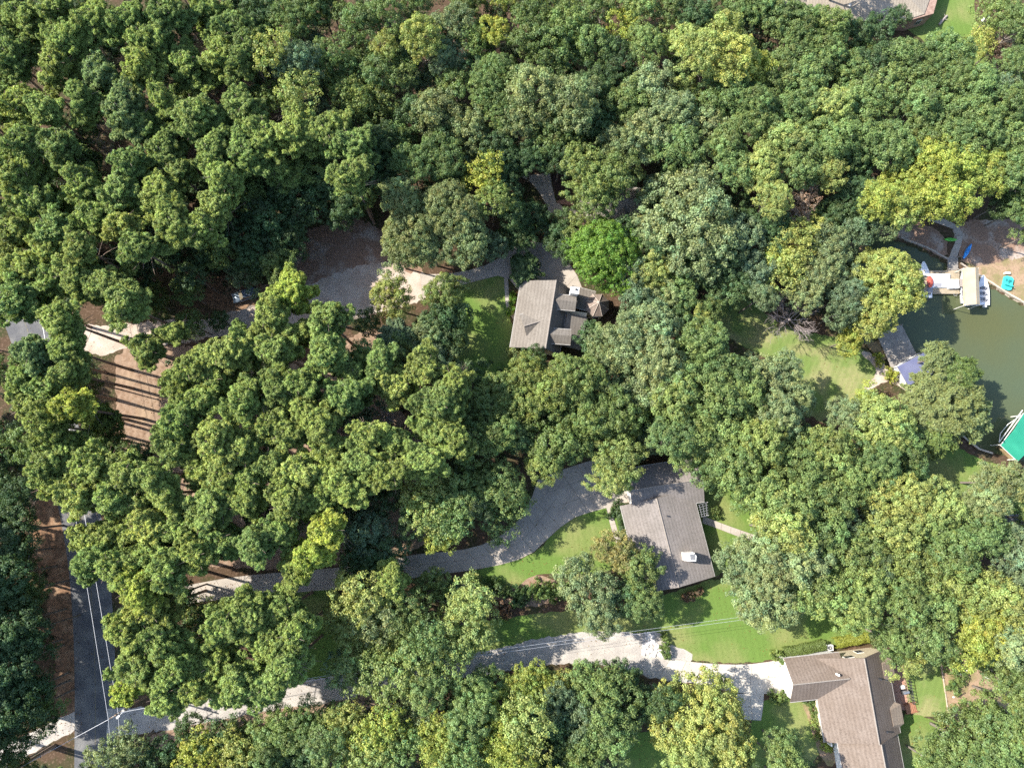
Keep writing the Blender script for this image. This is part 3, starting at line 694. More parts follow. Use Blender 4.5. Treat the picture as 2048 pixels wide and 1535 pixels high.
def gable_boathouse(name, label, corners_px, ze_, zr_, roofm, postm, cat='boathouse', wall=None):
    q = [P(x, y, ze_) for x, y in corners_px]
    c = sum(q, Vector((0, 0, 0))) / 4
    root = thing(name, label, cat, (c.x, c.y, WATER_Z))
    m0, m1 = (q[0] + q[1]) / 2, (q[3] + q[2]) / 2; m0.z = m1.z = zr_
    rm = MB(); rm.slab([m0, m1, q[3], q[0]], 0.06); rm.slab([m1, m0, q[1], q[2]], 0.06); rf_ = wobj('roof', rm, roofm, root)
    rb = MB()
    nrib = 14
    for k in range(1, nrib):
        t = k / nrib; rm_ = m0.lerp(m1, t)
        for e_ in (q[0].lerp(q[3], t), q[1].lerp(q[2], t)): rb.tube([rm_ + Vector((0, 0, .015)), e_ + Vector((0, 0, .015))], [0.02, 0.02], 4)
    wobj('standing_seam', rb, roofm, rf_)
    fm_ = MB()
    for k in range(4): fm_.tube([q[k] - Vector((0, 0, .12)), q[(k + 1) % 4] - Vector((0, 0, .12))], [0.07, 0.07], 5)
    wobj('frame', fm_, postm, root)
    for k in range(4):
        pm_ = MB(); pp = q[k] + (c - q[k]).normalized() * 0.35; pm_.tube([(pp.x, pp.y, -3), (pp.x, pp.y, ze_ - .1)], [0.09, 0.09], 8); wobj('post', pm_, postm, root)
    return root, q
bh, bq = gable_boathouse('blue_boathouse', 'blue-grey metal boathouse roof under the big feathery tree', [(1795, 733), (1877, 688), (1900, 726), (1817, 771)][::1], 2.6, 3.3,
                mat('blue_metal_roof', (0.10, 0.11, 0.20), 0.55, 0.4, noise=0.5, col2=(0.13, 0.14, 0.23)), mat('grey_frame', (.22, .22, .23), .6))
wb = MB(); q0, q3 = bq[0], bq[3]; d_ = (q3 - q0); mid = (q0 + q3) / 2; wb.box((mid.x + .3, mid.y + .15, 1.2), (d_.length - .5, .1, 2.3), math.atan2(d_.y, d_.x)); wobj('end_wall', wb, WHITEW, bh)
gb, gq = gable_boathouse('green_roofed_boathouse', 'green metal roof with white frame over the slip by the shore', [(2002, 890), (2048, 826), (2092, 858), (2036, 922)][::1], 2.5, 3.0,
                mat('green_metal_roof', (0.02, 0.21, 0.13), 0.45, 0.4, noise=0.4, col2=(0.03, 0.25, 0.155)), TRIM)
# open white frame alongside the green roof
wf = MB(); g0, g1 = P(1998, 884, 1.2), P(2045, 820, 1.2)
wf.tube([g0, g1], [.09, .09], 6); wf.tube([P(2001, 866, 1.2), P(2016, 848, 1.2)], [.06, .06], 6); wf.tube([P(2001, 866, 1.2), g0], [.06, .06], 6); wf.tube([P(2016, 848, 1.2), P(2040, 832, 1.2)], [.06, .06], 6)
wobj('catwalk_rail', wf, TRIM, gb)
deck('green_slip_dock', 'brown plank landing below the green roofed boathouse', pq([(1996, 893), (2004, 886), (2040, 920), (2033, 930)], 0.1), 0.1, WOODB, 0.18)

# beige canopy lift
cr = thing('canopy_lift', 'long beige boat canopy on a white lift frame', 'boat lift', tuple(P(1943, 575, WATER_Z)))
cq = [P(1928, 536, 2.6), P(1957, 536, 2.6), P(1960, 609, 2.6), P(1930, 610, 2.6)]
top0, top1 = (cq[0] + cq[1]) / 2 + Vector((0.35, 0, .55)), (cq[3] + cq[2]) / 2 + Vector((0.35, 0, .55))
cm = MB(); cm.slab([top0, cq[0], cq[3], top1], .03); cm.slab([cq[1], top0, top1, cq[2]], .03)
cm.slab([cq[0], cq[3], cq[3] - Vector((.06, 0, .35)), cq[0] - Vector((.06, 0, .35))], .03)
wobj('canopy', cm, mat('beige_canvas', (0.36, 0.285, 0.19), 0.8, noise=.8, col2=(0.41, 0.33, 0.23)), cr)
for q in cq:
    pm_ = MB(); pm_.tube([(q.x, q.y, -2.5), (q.x, q.y, 2.6)], [.06, .06], 6); wobj('post', pm_, TRIM, cr)
pm_ = MB(); pm_.tube([cq[3] - Vector((0, 0, .1)), cq[2] - Vector((0, 0, .1))], [.09, .09], 6); pm_.tube([cq[0] - Vector((0, 0, .1)), cq[1] - Vector((0, 0, .1))], [.07, .07], 6); wobj('crossbar', pm_, TRIM, cr)

def boat(name, label, bow_px, stern_px, beam, cat='boat', hullh=0.75, deckm=GEL, cockpit=True, cover=None, seats=2, blunt=0.18, grp=None, z=WATER_Z + 0.45):
    """open boat with a shaped hull, deck, cockpit well, windscreen, seats and outboard"""
    b0, s0 = P(*bow_px, z), P(*stern_px, z); L = (b0 - s0).length; ax = (b0 - s0).normalized(); c = (b0 + s0) / 2
    root = thing(name, label, cat, (c.x, c.y, WATER_Z - 0.1), math.atan2(ax.y, ax.x), grp)
    n = 12; hull = MB(); prof = []
    for i in range(n + 1):
        t = i / n; x = -L / 2 + L * t
        wdt = beam / 2 * (1 - max(0, (t - 0.45) / 0.55) ** 2.2 * (1 - blunt)) * (0.90 + 0.1 * min(1, t * 4))
        prof.append((x, wdt))
    for i, (x, wd) in enumerate(prof):
        sh = hullh * (1 + 0.15 * (i / n) ** 2)
        for yy, zz in ((-wd, sh), (-wd * .82, 0.12), (0, -0.15 + .2 * (i / n) ** 4), (wd * .82, 0.12), (wd, sh)): hull.v.append((x, yy, zz))
    for i in range(n):
        for j in range(4): hull.f.append((i * 5 + j, i * 5 + j + 1, i * 5 + 6 + j, i * 5 + 5 + j))
    hull.f.append((0, 1, 2, 3, 4)); hull.f.append((n * 5 + 4, n * 5 + 3, n * 5 + 2, n * 5 + 1, n * 5))
    obj('hull', hull, GEL, root, True)
    dk = MB()
    i0, i1 = 1, 7
    for i in range(n):
        (x0, w0), (x1, w1) = prof[i], prof[i + 1]; z0 = hullh * (1 + 0.15 * (i / n) ** 2) + .01; z1 = hullh * (1 + 0.15 * ((i + 1) / n) ** 2) + .01
        if cockpit and i0 <= i < i1:
            for s in (-1, 1):
                dk.face([(x0, s * w0, z0), (x1, s * w1, z1), (x1, s * (w1 - .22), z1), (x0, s * (w0 - .22), z0)])
                dk.face([(x0, s * (w0 - .22), z0), (x1, s * (w1 - .22), z1), (x1, s * (w1 - .22), .25), (x0, s * (w0 - .22), .25)])
            dk.face([(x0, -(w0 - .22), .25), (x1, -(w1 - .22), .25), (x1, w1 - .22, .25), (x0, w0 - .22, .25)])
        else: dk.face([(x0, -w0, z0), (x1, -w1, z1), (x1, w1, z1), (x0, w0, z0)])
    obj('deck', dk, deckm, root)
    if cockpit:
        for k in range(seats):
            for s in (-1, 1):
                sm = MB(); xk = -L * .28 + k * L * .19; sm.box((xk, s * beam * .18, .45), (.5, .45, .35)); sm.box((xk - .25, s * beam * .18, .72), (.12, .45, .4)); obj('seat', sm, VINYL, root)
        ws = MB(); xw = prof[i1][0]; ws.face([(xw, -beam * .36, hullh + .05), (xw + .3, 0, hullh + .08), (xw + .1, 0, hullh + .42), (xw - .15, -beam * .33, hullh + .38)])
        ws.face([(xw, beam * .36, hullh + .05), (xw - .15, beam * .33, hullh + .38), (xw + .1, 0, hullh + .42), (xw + .3, 0, hullh + .08)]); obj('windscreen', ws, GLASS, root)
    om = MB(); om.box((-L / 2 - .22, 0, .75), (.45, .38, .5)); om.box((-L / 2 - .2, 0, .2), (.15, .12, .8)); obj('outboard_motor', om, DARKM if seats != 3 else GEL, root)
    return root, L
bt, L_ = boat('ski_boat', 'white motorboat with a pointed bow and red cover beside the dock', (1845, 524), (1853, 596), 2.1)
cv = MB(); cv.box((0, 0, 0), (1.0, 1.0, .1)); 
cvp = [(math.cos(t) * 1.02 * (1 + .1 * math.cos(2 * t)), math.sin(t) * .62, 1.55 + .0) for t in [k * math.pi / 8 for k in range(16)]]
cv = MB(); cv.v = [(x - .55, y - .42, z - .12) for x, y, z in cvp] + [(-.55, -.42, 1.72)]
cv.f = [(i, (i + 1) % 16, 16) for i in range(16)]
cv.v = [(x, y, z) for x, y, z in cv.v]
obj('bimini_cover', cv, mat('red_canvas', (0.45, 0.10, 0.07), 0.8, noise=3, col2=(0.38, 0.07, 0.05)), bt)
for s in (-1, 1):
    pp = MB(); pp.tube([(-.55, s * .5 - .42, .7), (-.55, s * .5 - .42, 1.45)], [.03, .03], 5); obj('bimini_pole', pp, TRIM, bt)
boat('bow_rider', 'white open motorboat on the outer side of the beige canopy', (1964, 551), (1968, 610), 2.0, seats=3, grp=None)
boat('canopy_boat', 'white boat stern showing on the dock side of the beige canopy', (1927, 538), (1930, 607), 1.7, seats=2)
# white floating jet-ski platform and box
pl = thing('floating_platform', 'white floating drive-on platform with dark mats on the dock', 'float', tuple(P(1880, 560, DZ + .02)))
pm_ = MB(); q = [P(x, y, 0) for x, y in ((1858, 549), (1897, 549), (1897, 576), (1858, 576))]; pm_.prism([tuple(p[:2]) for p in q], DZ + .012, DZ + .35); wobj('float_body', pm_, GEL, pl)
pm_ = MB(); q = [P(x, y, .5) for x, y in ((1869, 566), (1884, 566), (1884, 574), (1869, 574))]; pm_.prism([tuple(p[:2]) for p in q], DZ + .352, DZ + .38); wobj('mat', pm_, VINYL, pl)
pm_ = MB(); q = [P(x, y, .5) for x, y in ((1857, 574), (1868, 574), (1868, 584), (1857, 584))]; pm_.prism([tuple(p[:2]) for p in q], DZ + .012, DZ + .06); wobj('mat', pm_, VINYL, pl)
for i_, (x0, x1, lab) in enumerate(((1897, 1907, 'white dock locker nearer the floating platform'), (1909, 1916, 'narrow white dock locker nearer the canopy'))):
    t = thing('dock_locker', lab, 'locker', tuple(P((x0 + x1) / 2, 567, DZ + .02)))
    pm_ = MB(); q = [P(x, y, .5) for x, y in ((x0, 559), (x1, 559), (x1, 577), (x0, 577))]; pm_.prism([tuple(p[:2]) for p in q], DZ + .012, DZ + .62); wobj('box', pm_, GEL, t)
    pm_ = MB(); c_ = sum(q, Vector((0, 0, 0))) / 4; pm_.box((c_.x, c_.y, DZ + .66), ((x1 - x0) / 11.3 + .04, 1.6, .06)); wobj('lid', pm_, GEL, t)
t = thing('dock_step', 'grey step box between the dock lockers and the canopy', 'box', tuple(P(1921, 567, DZ)))
pm_ = MB(); c_ = P(1919.5, 567, DZ); pm_.box((c_.x, c_.y, DZ + .25), (.5, 1.4, .45)); wobj('box', pm_, mat('taupe_plastic', (.3, .26, .24), .6), t)
pm_ = MB(); pm_.box((c_.x, c_.y, DZ + .50), (.55, 1.45, .04)); wobj('lid', pm_, mat('taupe_plastic', (.3, .26, .24), .6), t)
t = thing('ladder', 'metal swim ladder hanging off the dock end by the canopy', 'ladder', tuple(P(1911, 588, DZ)))
for dx in (0, 6):
    pm_ = MB(); pm_.tube([P(1908 + dx, 586, .9), P(1908 + dx, 590, .3), P(1908 + dx, 592, -1.4)], [.035, .035, .035], 6); wobj('rail', pm_, TRIM, t)
for k in range(3):
    pm_ = MB(); zz = .2 - k * .3; pm_.tube([P(1908, 591, zz), P(1914, 591, zz)], [.03, .03], 5); wobj('rung', pm_, TRIM, t)
t = thing('mooring_pole', 'thin white T-shaped mooring pole beside the pointed bow', 'pole', tuple(P(1827, 556, WATER_Z)))
pm_ = MB(); b_ = P(1827, 556, WATER_Z); pm_.tube([(b_.x, b_.y, -2.5), (b_.x, b_.y, 1.6)], [.05, .05], 6); wobj('pole', pm_, TRIM, t)
pm_ = MB(); pm_.tube([(b_.x - .3, b_.y, 1.62), (b_.x + .3, b_.y, 1.62)], [.06, .06], 6); wobj('cross_arm', pm_, TRIM, t)

def kayak(label, bow, stern, beam, m, z=0.03):
    b0, s0 = P(*bow, z), P(*stern, z); L = (b0 - s0).length; ax = (b0 - s0).normalized(); c = (b0 + s0) / 2
    root = thing('kayak', label, 'kayak', (c.x, c.y, z), math.atan2(ax.y, ax.x)); n = 12; h = MB()
    for i in range(n + 1):
        t = i / n; x = -L / 2 + L * t; wd = beam / 2 * max(.04, math.sin(math.pi * min(max(t, .02), .98)) ** .6); k = .05 * abs(2 * t - 1) ** 3
        for yy, zz in ((-wd, .22 + k), (-wd * .7, .03 + k), (wd * .7, .03 + k), (wd, .22 + k), (wd * .5, .33 + k), (-wd * .5, .33 + k)): h.v.append((x, yy, zz))
    for i in range(n):
        for j in range(6): h.f.append((i * 6 + j, i * 6 + (j + 1) % 6, i * 6 + 6 + (j + 1) % 6, i * 6 + 6 + j))
    h.f.append(tuple(range(6))); h.f.append(tuple(n * 6 + j for j in reversed(range(6)))); obj('hull', h, m, root, True)
    ck = MB(); ck.v = [(math.cos(a) * .42, math.sin(a) * beam * .3, .352) for a in [k * math.pi / 6 for k in range(12)]]; ck.f = [tuple(range(12))]; obj('cockpit', ck, DARKM if False else m, root)
    rm_ = MB(); rm_.tube([(math.cos(a) * .44, math.sin(a) * beam * .32, .355) for a in [k * math.pi / 6 for k in range(13)]], [.025] * 13, 5, False); obj('coaming', rm_, DARKM, root)
    return root
kayak('bright green kayak lying beside the shore walk', (1887, 479), (1912, 480), .72, mat('green_plastic', (.09, .42, .05), .4, noise=2, col2=(.13, .48, .07)))
kayak('long blue kayak lying aslant by the shore wall', (1941, 489), (1925, 518), .80, mat('blue_plastic', (.03, .22, .62), .4, noise=2, col2=(.05, .28, .68)))
# pedal boat
t = thing('pedal_boat', 'turquoise pedal boat pulled up on the sandy shore', 'pedal boat', tuple(P(2013, 567, 0.02)), -0.30 - math.pi / 2 + math.pi / 2)
tq = mat('turquoise_plastic', (.04, .45, .42), .4, noise=2, col2=(.06, .50, .46))
h = MB(); h.prism([(-.85, -1.05), (-.5, -1.3), (.45, -1.3), (.85, -1.0), (.85, 1.0), (.5, 1.3), (-.45, 1.3), (-.85, 1.05)], .05, .42); obj('hull', h, tq, t)
for s in (-1, 1):
    h = MB(); h.box((s * .4, -.3, .56), (.55, .5, .25)); h.box((s * .4, -.6, .78), (.55, .14, .5)); obj('seat', h, tq, t)
    h = MB(); h.box((s * .4, .45, .46), (.3, .55, .06)); obj('footwell', h, mat('dark_teal_plastic', (.02, .18, .18), .5), t)
h = MB(); h.box((0, .1, .55), (.14, 1.0, .22)); obj('console', h, mat('dark_teal_plastic', (.02, .18, .18), .5), t)
t = thing('shore_bench', 'small white bench on the sand above the turquoise pedal boat', 'bench', tuple(P(2012, 547, 0.02)))
h = MB(); h.box((0, 0, .43), (1.0, .35, .06)); obj('seat', h, TRIM, t)
for s in (-1, 1): h = MB(); h.box((s * .4, 0, .2), (.08, .3, .4)); obj('leg', h, TRIM, t)

# shore walls of stacked timbers / stones
def shore_wall(name, label, pix, m, h=.5, thick=.35, cat='retaining wall'):
    pts = [P(x, y, 0) for x, y in pix]; c = sum(pts, Vector((0, 0, 0))) / len(pts)
    root = thing(name, label, cat, (c.x, c.y, 0))
    for i in range(len(pts) - 1):
        a, b_ = pts[i], pts[i + 1]; d_ = b_ - a; n = max(1, int(d_.length / 1.6)); ang = math.atan2(d_.y, d_.x)
        for k in range(n):
            q = a.lerp(b_, (k + .5) / n)
            for lv_ in range(2):
                mb = MB(); mb.box((q.x + rnd.uniform(-.04, .04) + lv_ * .05, q.y + rnd.uniform(-.04, .04), -.75 + lv_ * .62), (d_.length / n - .04, thick - lv_ * .06, .6), ang + rnd.uniform(-.02, .02)); wobj('block', mb, m, root)
    return root
TIMB = mat('wall_timber', (.30, .26, .22), .9, noise=3, col2=(.38, .33, .27))
STON = mat('wall_stone', (.50, .42, .33), .9, noise=2, col2=(.38, .31, .24))
shore_wall('timber_shore_wall', 'grey timber wall running from the walkway along the shaded cove bank', [(1800, 474), (1850, 494), (1894, 517)], TIMB)
shore_wall('stone_shore_wall', 'pale block wall along the sandy shore by the pedal boat', [(1920, 526), (1950, 545), (1986, 568), (2020, 590), (2060, 612)], STON)
shore_wall('lower_shore_wall', 'pale block wall at the water below the feathery tree', [(1925, 872), (1958, 898), (1985, 906)], STON)

# riprap stones beside the gravel turnout
rp = thing('stone_heap', 'heap of pale riprap stones at the end of the gravel turnout', 'stone heap', tuple(P(1312, 1290, 0)))
def stone_mesh(seed, r=0.28):
    rr = random.Random(seed); mb = MB(); n = 6
    ring = lambda z, s: [(math.cos(k * 2 * math.pi / n + z) * r * s * rr.uniform(.8, 1.2), math.sin(k * 2 * math.pi / n + z) * r * s * rr.uniform(.8, 1.2), z * r) for k in range(n)]
    a, b_ = ring(0, 1), ring(.6, .8); mb.v = a + b_ + [(0, 0, r * .95)]
    for i in range(n):
        j = (i + 1) % n; mb.f.append((i, j, n + j, n + i)); mb.f.append((n + i, n + j, 2 * n))
    return mb
STM = mat('riprap', (.62, .58, .55), .9, noise=1.5, col2=(.50, .46, .42))
sms = [stone_mesh(i).mesh('stone', STM) for i in range(6)]
for k in range(150):
    px, py = 1285 + rnd.random() ** .6 * 42, rnd.uniform(1262, 1312)
    if px > 1300 + (py - 1262) * .6: continue
    p = P(px, py, .03) - rp.location; o = obj('stone', sms[k % 6], None, rp, loc=p, rot=(0, 0, rnd.uniform(0, 6))); s = rnd.uniform(.6, 1.4); o.scale = (s, s, s * .8)
# standalone bits
t = thing('fallen_log', 'bleached cut log lying on the corner lawn', 'log', tuple(P(1885, 42, 0.02)), .85)
h = MB(); h.tube([(-1.3, 0, .2), (0, .08, .22), (1.3, 0, .2)], [.2, .22, .17], 8); obj('trunk', h, DEADWOOD, t)
for x_, s in ((-.6, 1), (.3, -1), (.8, 1)): h = MB(); h.tube([(x_, 0, .25), (x_ + .2, s * .6, .4)], [.07, .03], 5); obj('limb', h, DEADWOOD, t)
t = thing('garden_post', 'short white garden box beside the yellowish corner tree', 'box', tuple(P(1966, 42, 0)))
h = MB(); h.box((0, 0, .5), (.7, .7, 1.0)); obj('box', h, TRIM, t); h = MB(); h.box((0, 0, 1.04), (.85, .85, .08)); obj('lid', h, GEL, t)
t = thing('air_conditioner', 'white air conditioner with round fan grille in the clipped hedge', 'air conditioner', tuple(P(1656, 1292, 0.02)))
h = MB(); h.box((0, 0, .45), (.95, .95, .9)); obj('casing', h, WHITEW, t)
h = MB(); h.v = [(math.cos(a) * .36, math.sin(a) * .36, .905) for a in [k * math.pi / 8 for k in range(16)]]; h.f = [tuple(range(16))]; fo = obj('fan_opening', h, DARKM, t)
h = MB()
for k in range(4): a = k * math.pi / 4; h.tube([(math.cos(a) * .36, math.sin(a) * .36, .93), (-math.cos(a) * .36, -math.sin(a) * .36, .93)], [.015, .015], 4)
obj('grille', h, TRIM, fo)
t = thing('patio_grill', 'dark barbecue grill with white lid on the brick terrace', 'grill', tuple(P(1805, 1380, 0.03)), .2)
h = MB(); h.box((0, 0, .7), (1.1, .6, .5)); obj('body', h, DARKM, t); h = MB(); h.box((-.1, .75, .45), (.6, .5, .5)); obj('side_table', h, WHITEW, t); h = MB(); h.tube([(-.5, 0, 1.0), (.5, 0, 1.0)], [.26, .26], 8); obj('lid', h, mat('steel', (.45, .46, .48), .3, metal=.8), t)
t = thing('wooden_steps', 'reddish wooden steps at the end of the terrace railing', 'steps', tuple(P(1820, 1414, 0.02)), .2)
for k in range(6): h = MB(); h.box((-.9 + k * .34, 0, .55 - k * .09), (.30, 1.4, .06)); obj('tread', h, mat('red_cedar', (.34, .17, .10), .8, noise=4, col2=(.26, .12, .07)), t)
for s in (-1, 1): h = MB(); h.box((0, s * .75, .22), (2.1, .08, .4)); obj('stringer', h, mat('red_cedar', (.34, .17, .10), .8), t)
for i_, (x, y, s, lab) in enumerate(((1934, 1341, .35, 'lone grey boulder on the dirt slope beside the upper round shrub'), (1975, 1353, .5, 'flat pale boulder at the edge of the dirt slope'),
                      (1918, 1347, .45, 'pale stone step between the two round shrubs'), (1907, 1393, .3, 'small pale stone at the dirt path corner'), (1914, 1312, .4, 'pale stone above the upper round shrub'))):
    o = obj('boulder', sms[i_], None, loc=P(x, y, .0)); o.scale = (s * 3, s * 2.4, s * 2); tag(o, lab, 'boulder')
# low timber edging
shore_wall('lawn_edging', 'thin pale edging between the rear garden lawn and the dirt slope', [(1878, 1290), (1882, 1330), (1890, 1385), (1895, 1420)], STON, thick=.16, cat='edging')

# ------------------------------------------------------------------ parked car
def car(label, px, py, ang, m, L=4.7, W=1.9):
    root = thing('parked_car', label, 'car', tuple(P(px, py, 0.02)), ang)
    b = MB(); prof = [(-2.35, .45, .80), (-2.3, .35, .98), (-1.6, .32, 1.02), (.75, .32, 1.02), (1.6, .34, .95), (2.2, .38, .82), (2.35, .45, .62)]
    n = len(prof)
    for x, z0, z1 in prof:
        k = .86 if abs(x) > 2.25 else (.97 if abs(x) > 1.9 else 1.0); w_ = W / 2 * k
        for y, z in ((-w_ * .94, z0), (-w_, (z0 + z1) / 2), (-w_ * .93, z1), (0, z1 + .03), (w_ * .93, z1), (w_, (z0 + z1) / 2), (w_ * .94, z0)): b.v.append((x, y, z))
    for i in range(n - 1):
        for j in range(7): b.f.append((i * 7 + j, i * 7 + (j + 1) % 7, i * 7 + 7 + (j + 1) % 7, i * 7 + 7 + j))
    b.f.append(tuple(range(7))); b.f.append(tuple((n - 1) * 7 + j for j in reversed(range(7)))); obj('body', b, m, root, True)
    r = MB(); rr = [(-1.95, .74, 1.50), (-1.7, .76, 1.62), (.05, .74, 1.64), (.35, .70, 1.60)]
    rb = [(-2.2, .84, 1.0), (-1.9, .86, 1.02), (.35, .86, 1.02), (1.05, .80, 1.0)]
    for (x, y, z) in rr: r.v += [(x, -y, z), (x, y, z)]
    for i in range(3): r.f.append((i * 2, i * 2 + 1, i * 2 + 3, i * 2 + 2))
    ro = MB(); ro.slab([(-1.95, -.74, 1.56), (.3, -.70, 1.62), (.3, .70, 1.62), (-1.95, .74, 1.56)], .06); obj('roof', ro, m, root)
    gl = MB()
    gl.face([(.3, -.70, 1.58), (.3, .70, 1.58), (1.05, .80, 1.03), (1.05, -.80, 1.03)])
    obj('windscreen', gl, GLASS, root)
    gl = MB(); gl.face([(-1.95, -.74, 1.52), (-1.95, .74, 1.52), (-2.28, .8, 1.0), (-2.28, -.8, 1.0)]); obj('rear_window', gl, GLASS, root)
    for s in (-1, 1):
        gl = MB(); gl.face([(-1.95, s * .74, 1.53), (.3, s * .71, 1.58), (1.05, s * .83, 1.03), (-2.28, s * .84, 1.0)]); obj('side_window', gl, GLASS, root)
        mm = MB(); mm.box((.75, s * 1.02, 1.05), (.16, .22, .16)); obj('mirror', mm, m, root)
        hl = MB(); hl.box((2.22, s * .68, .72), (.18, .34, .14)); obj('headlight', hl, GEL, root)
        tl = MB(); tl.box((-2.33, s * .7, .85), (.06, .3, .18)); obj('taillight', tl, mat('tail_red', (.35, .02, .02), .3), root)
        rk = MB(); rk.tube([(-1.7, s * .62, 1.68), (.1, s * .6, 1.70)], [.02, .02], 5); obj('roof_rail', rk, DARKM, root)
        for x in (-1.42, 1.42):
            wm_ = MB(); wm_.tube([(x, s * .76, .36), (x, s * .98, .36)], [.36, .36], 14); wo_ = obj('wheel', wm_, mat('tyre', (.02, .02, .02), .8), root)
            hm_ = MB(); hm_.tube([(x, s * .985, .36), (x, s * .99, .36)], [.2, .2], 10); obj('hubcap', hm_, GUTTER, wo_)
    return root
car('dark blue estate car parked in tree shade on the sandy drive', 494, 592, math.radians(197), mat('blue_grey_paint', (.16, .20, .25), .22, .6, metal=.3))
car('pale van glimpsed through the crowns beside the upper left lane', 182, 520, math.radians(70), mat('pale_teal_paint', (.45, .55, .55), .35, .5))

# ------------------------------------------------------------------ utility pole and wires
PT = P(236, 1426, 9.6); 
pole = thing('utility_pole', 'wooden utility pole with one crossarm and transformer at the lane mouth', 'utility pole', (PT.x, PT.y, 0))
h = MB(); h.tube([(0, 0, -.5), (0, 0, 10.4)], [.17, .12], 10); obj('mast', h, mat('pole_wood', (.24, .17, .12), .9, noise=3, col2=(.30, .22, .16)), pole)
arm_d = Vector((-.85, -.52, 0)).normalized()
h = MB(); h.tube([tuple(-arm_d * 0.3 + Vector((0, 0, 9.7))), tuple(arm_d * 1.5 + Vector((0, 0, 9.7)))], [.07, .07], 6); obj('crossarm', h, mat('pole_wood', (.24, .17, .12), .9), pole)
for s in (-.25, .6, 1.4):
    h = MB(); q = arm_d * s + Vector((0, 0, 9.75)); h.tube([tuple(q), tuple(q + Vector((0, 0, .22)))], [.06, .05], 8); obj('insulator', h, TRIM, pole)
h = MB(); h.tube([(.35, .15, 8.0), (.35, .15, 8.9)], [.24, .24], 10); obj('transformer', h, GUTTER, pole)
h = MB(); h.tube([(0, 0, 7.2), (-.9, -1.0, 7.6)], [.04, .04], 6); h.box((-1.0, -1.1, 7.62), (.6, .3, .14), .8); obj('street_light', h, GEL, pole)
WIRE = mat('aluminium_wire', (.55, .56, .58), .4, .5, metal=.3)
def wire(label, a, b_, sag=.6, r=.024, m=WIRE):
    h = MB(); pts = []
    for k in range(17):
        t = k / 16; q = Vector(a).lerp(Vector(b_), t); q.z -= sag * 4 * t * (1 - t); pts.append(q)
    c = pts[8]; h.tube([p - c for p in pts], [r] * 17, 4); o = obj('power_line', h, m, loc=c); return tag(o, label, 'power line', 'power lines strung from the utility pole')
top = Vector((PT.x, PT.y, 0))
w1 = top + arm_d * 1.4 + Vector((0, 0, 9.97)); w2 = top - arm_d * .25 + Vector((0, 0, 9.97))
wire('overhead wire along the road, on its outer side, above the pole', w1, P(10, 240, 9.9))
wire('overhead wire along the road, nearer the pines, above the pole', w2, P(23, 240, 9.9))
wire('overhead wire running down from the pole, outer one', w1, P(222, 1720, 9.9)); wire('overhead wire running down from the pole, inner one', w2, P(235, 1720, 9.9))
wire('overhead wire crossing the road slantwise to the lower corner', w1, P(20, 1545, 8.5), .3, .035)
wire('upper of two wires from the pole along the gravel lane', w2 + Vector((0, 0, -.2)), P(760, 1332, 8.6), .5, .02)
wire('lower of two wires from the pole along the gravel lane', w2 + Vector((0, 0, -.6)), P(760, 1339, 8.6), .5, .02)
wire('upper of two wires over the side lawn near the wide house', P(760, 1332, 8.6), P(1620, 1215, 7.5), .5, .017)
wire('lower of two wires over the side lawn near the wide house', P(760, 1339, 8.6), P(1620, 1221, 7.5), .5, .017)
wire('wire slanting through crowns above the gravel lane', P(330, 1290, 8), P(450, 1228, 8), .1, .03)

# ------------------------------------------------------------------ trees
def quads_mesh(name, c, nrm, size, aspect, tint, m, up=None, seed=0, tri=False):
    """many leaf-sized faces: centres c (N,3), normals nrm, half sizes, per-leaf tint"""
    rg = np.random.default_rng(seed); N = len(c)
    nrm = nrm / (np.linalg.norm(nrm, axis=1, keepdims=True) + 1e-9)
    r = rg.normal(size=(N, 3)) if up is None else up + rg.normal(size=(N, 3)) * 0.25
    a = np.cross(nrm, r); a /= np.linalg.norm(a, axis=1, keepdims=True) + 1e-9
    b = np.cross(nrm, a)
    if up is not None: a, b = b, a          # a = long axis along 'up'
    s = size[:, None]
    if tri:
        v = np.stack([c + a * s, c - a * s * .7 + b * s * aspect, c - a * s * .7 - b * s * aspect], 1); k = 3
    else:
        fold = nrm * s * 0.25
        v = np.stack([c + a * s, c + b * s * aspect + fold, c - a * s, c - b * s * aspect + fold], 1); k = 4
    me = bpy.data.meshes.new(name)
    me.vertices.add(N * k); me.vertices.foreach_set('co', v.astype(np.float32).ravel())
    me.loops.add(N * k); me.loops.foreach_set('vertex_index', np.arange(N * k, dtype=np.int32))
    me.polygons.add(N); me.polygons.foreach_set('loop_start', np.arange(N, dtype=np.int32) * k); me.update()
    at = me.attributes.new('tint', 'FLOAT_COLOR', 'FACE')
    col = np.concatenate([tint, np.ones((N, 1))], 1).astype(np.float32); at.data.foreach_set('color', col.ravel())
    me.materials.append(m)
    return me
def sphere_dirs(rg, n, zmin=-1.0):
    z = rg.uniform(zmin, 1, n); t = rg.uniform(0, 2 * np.pi, n); r = np.sqrt(1 - z * z)
    return np.stack([r * np.cos(t), r * np.sin(t), z], 1)

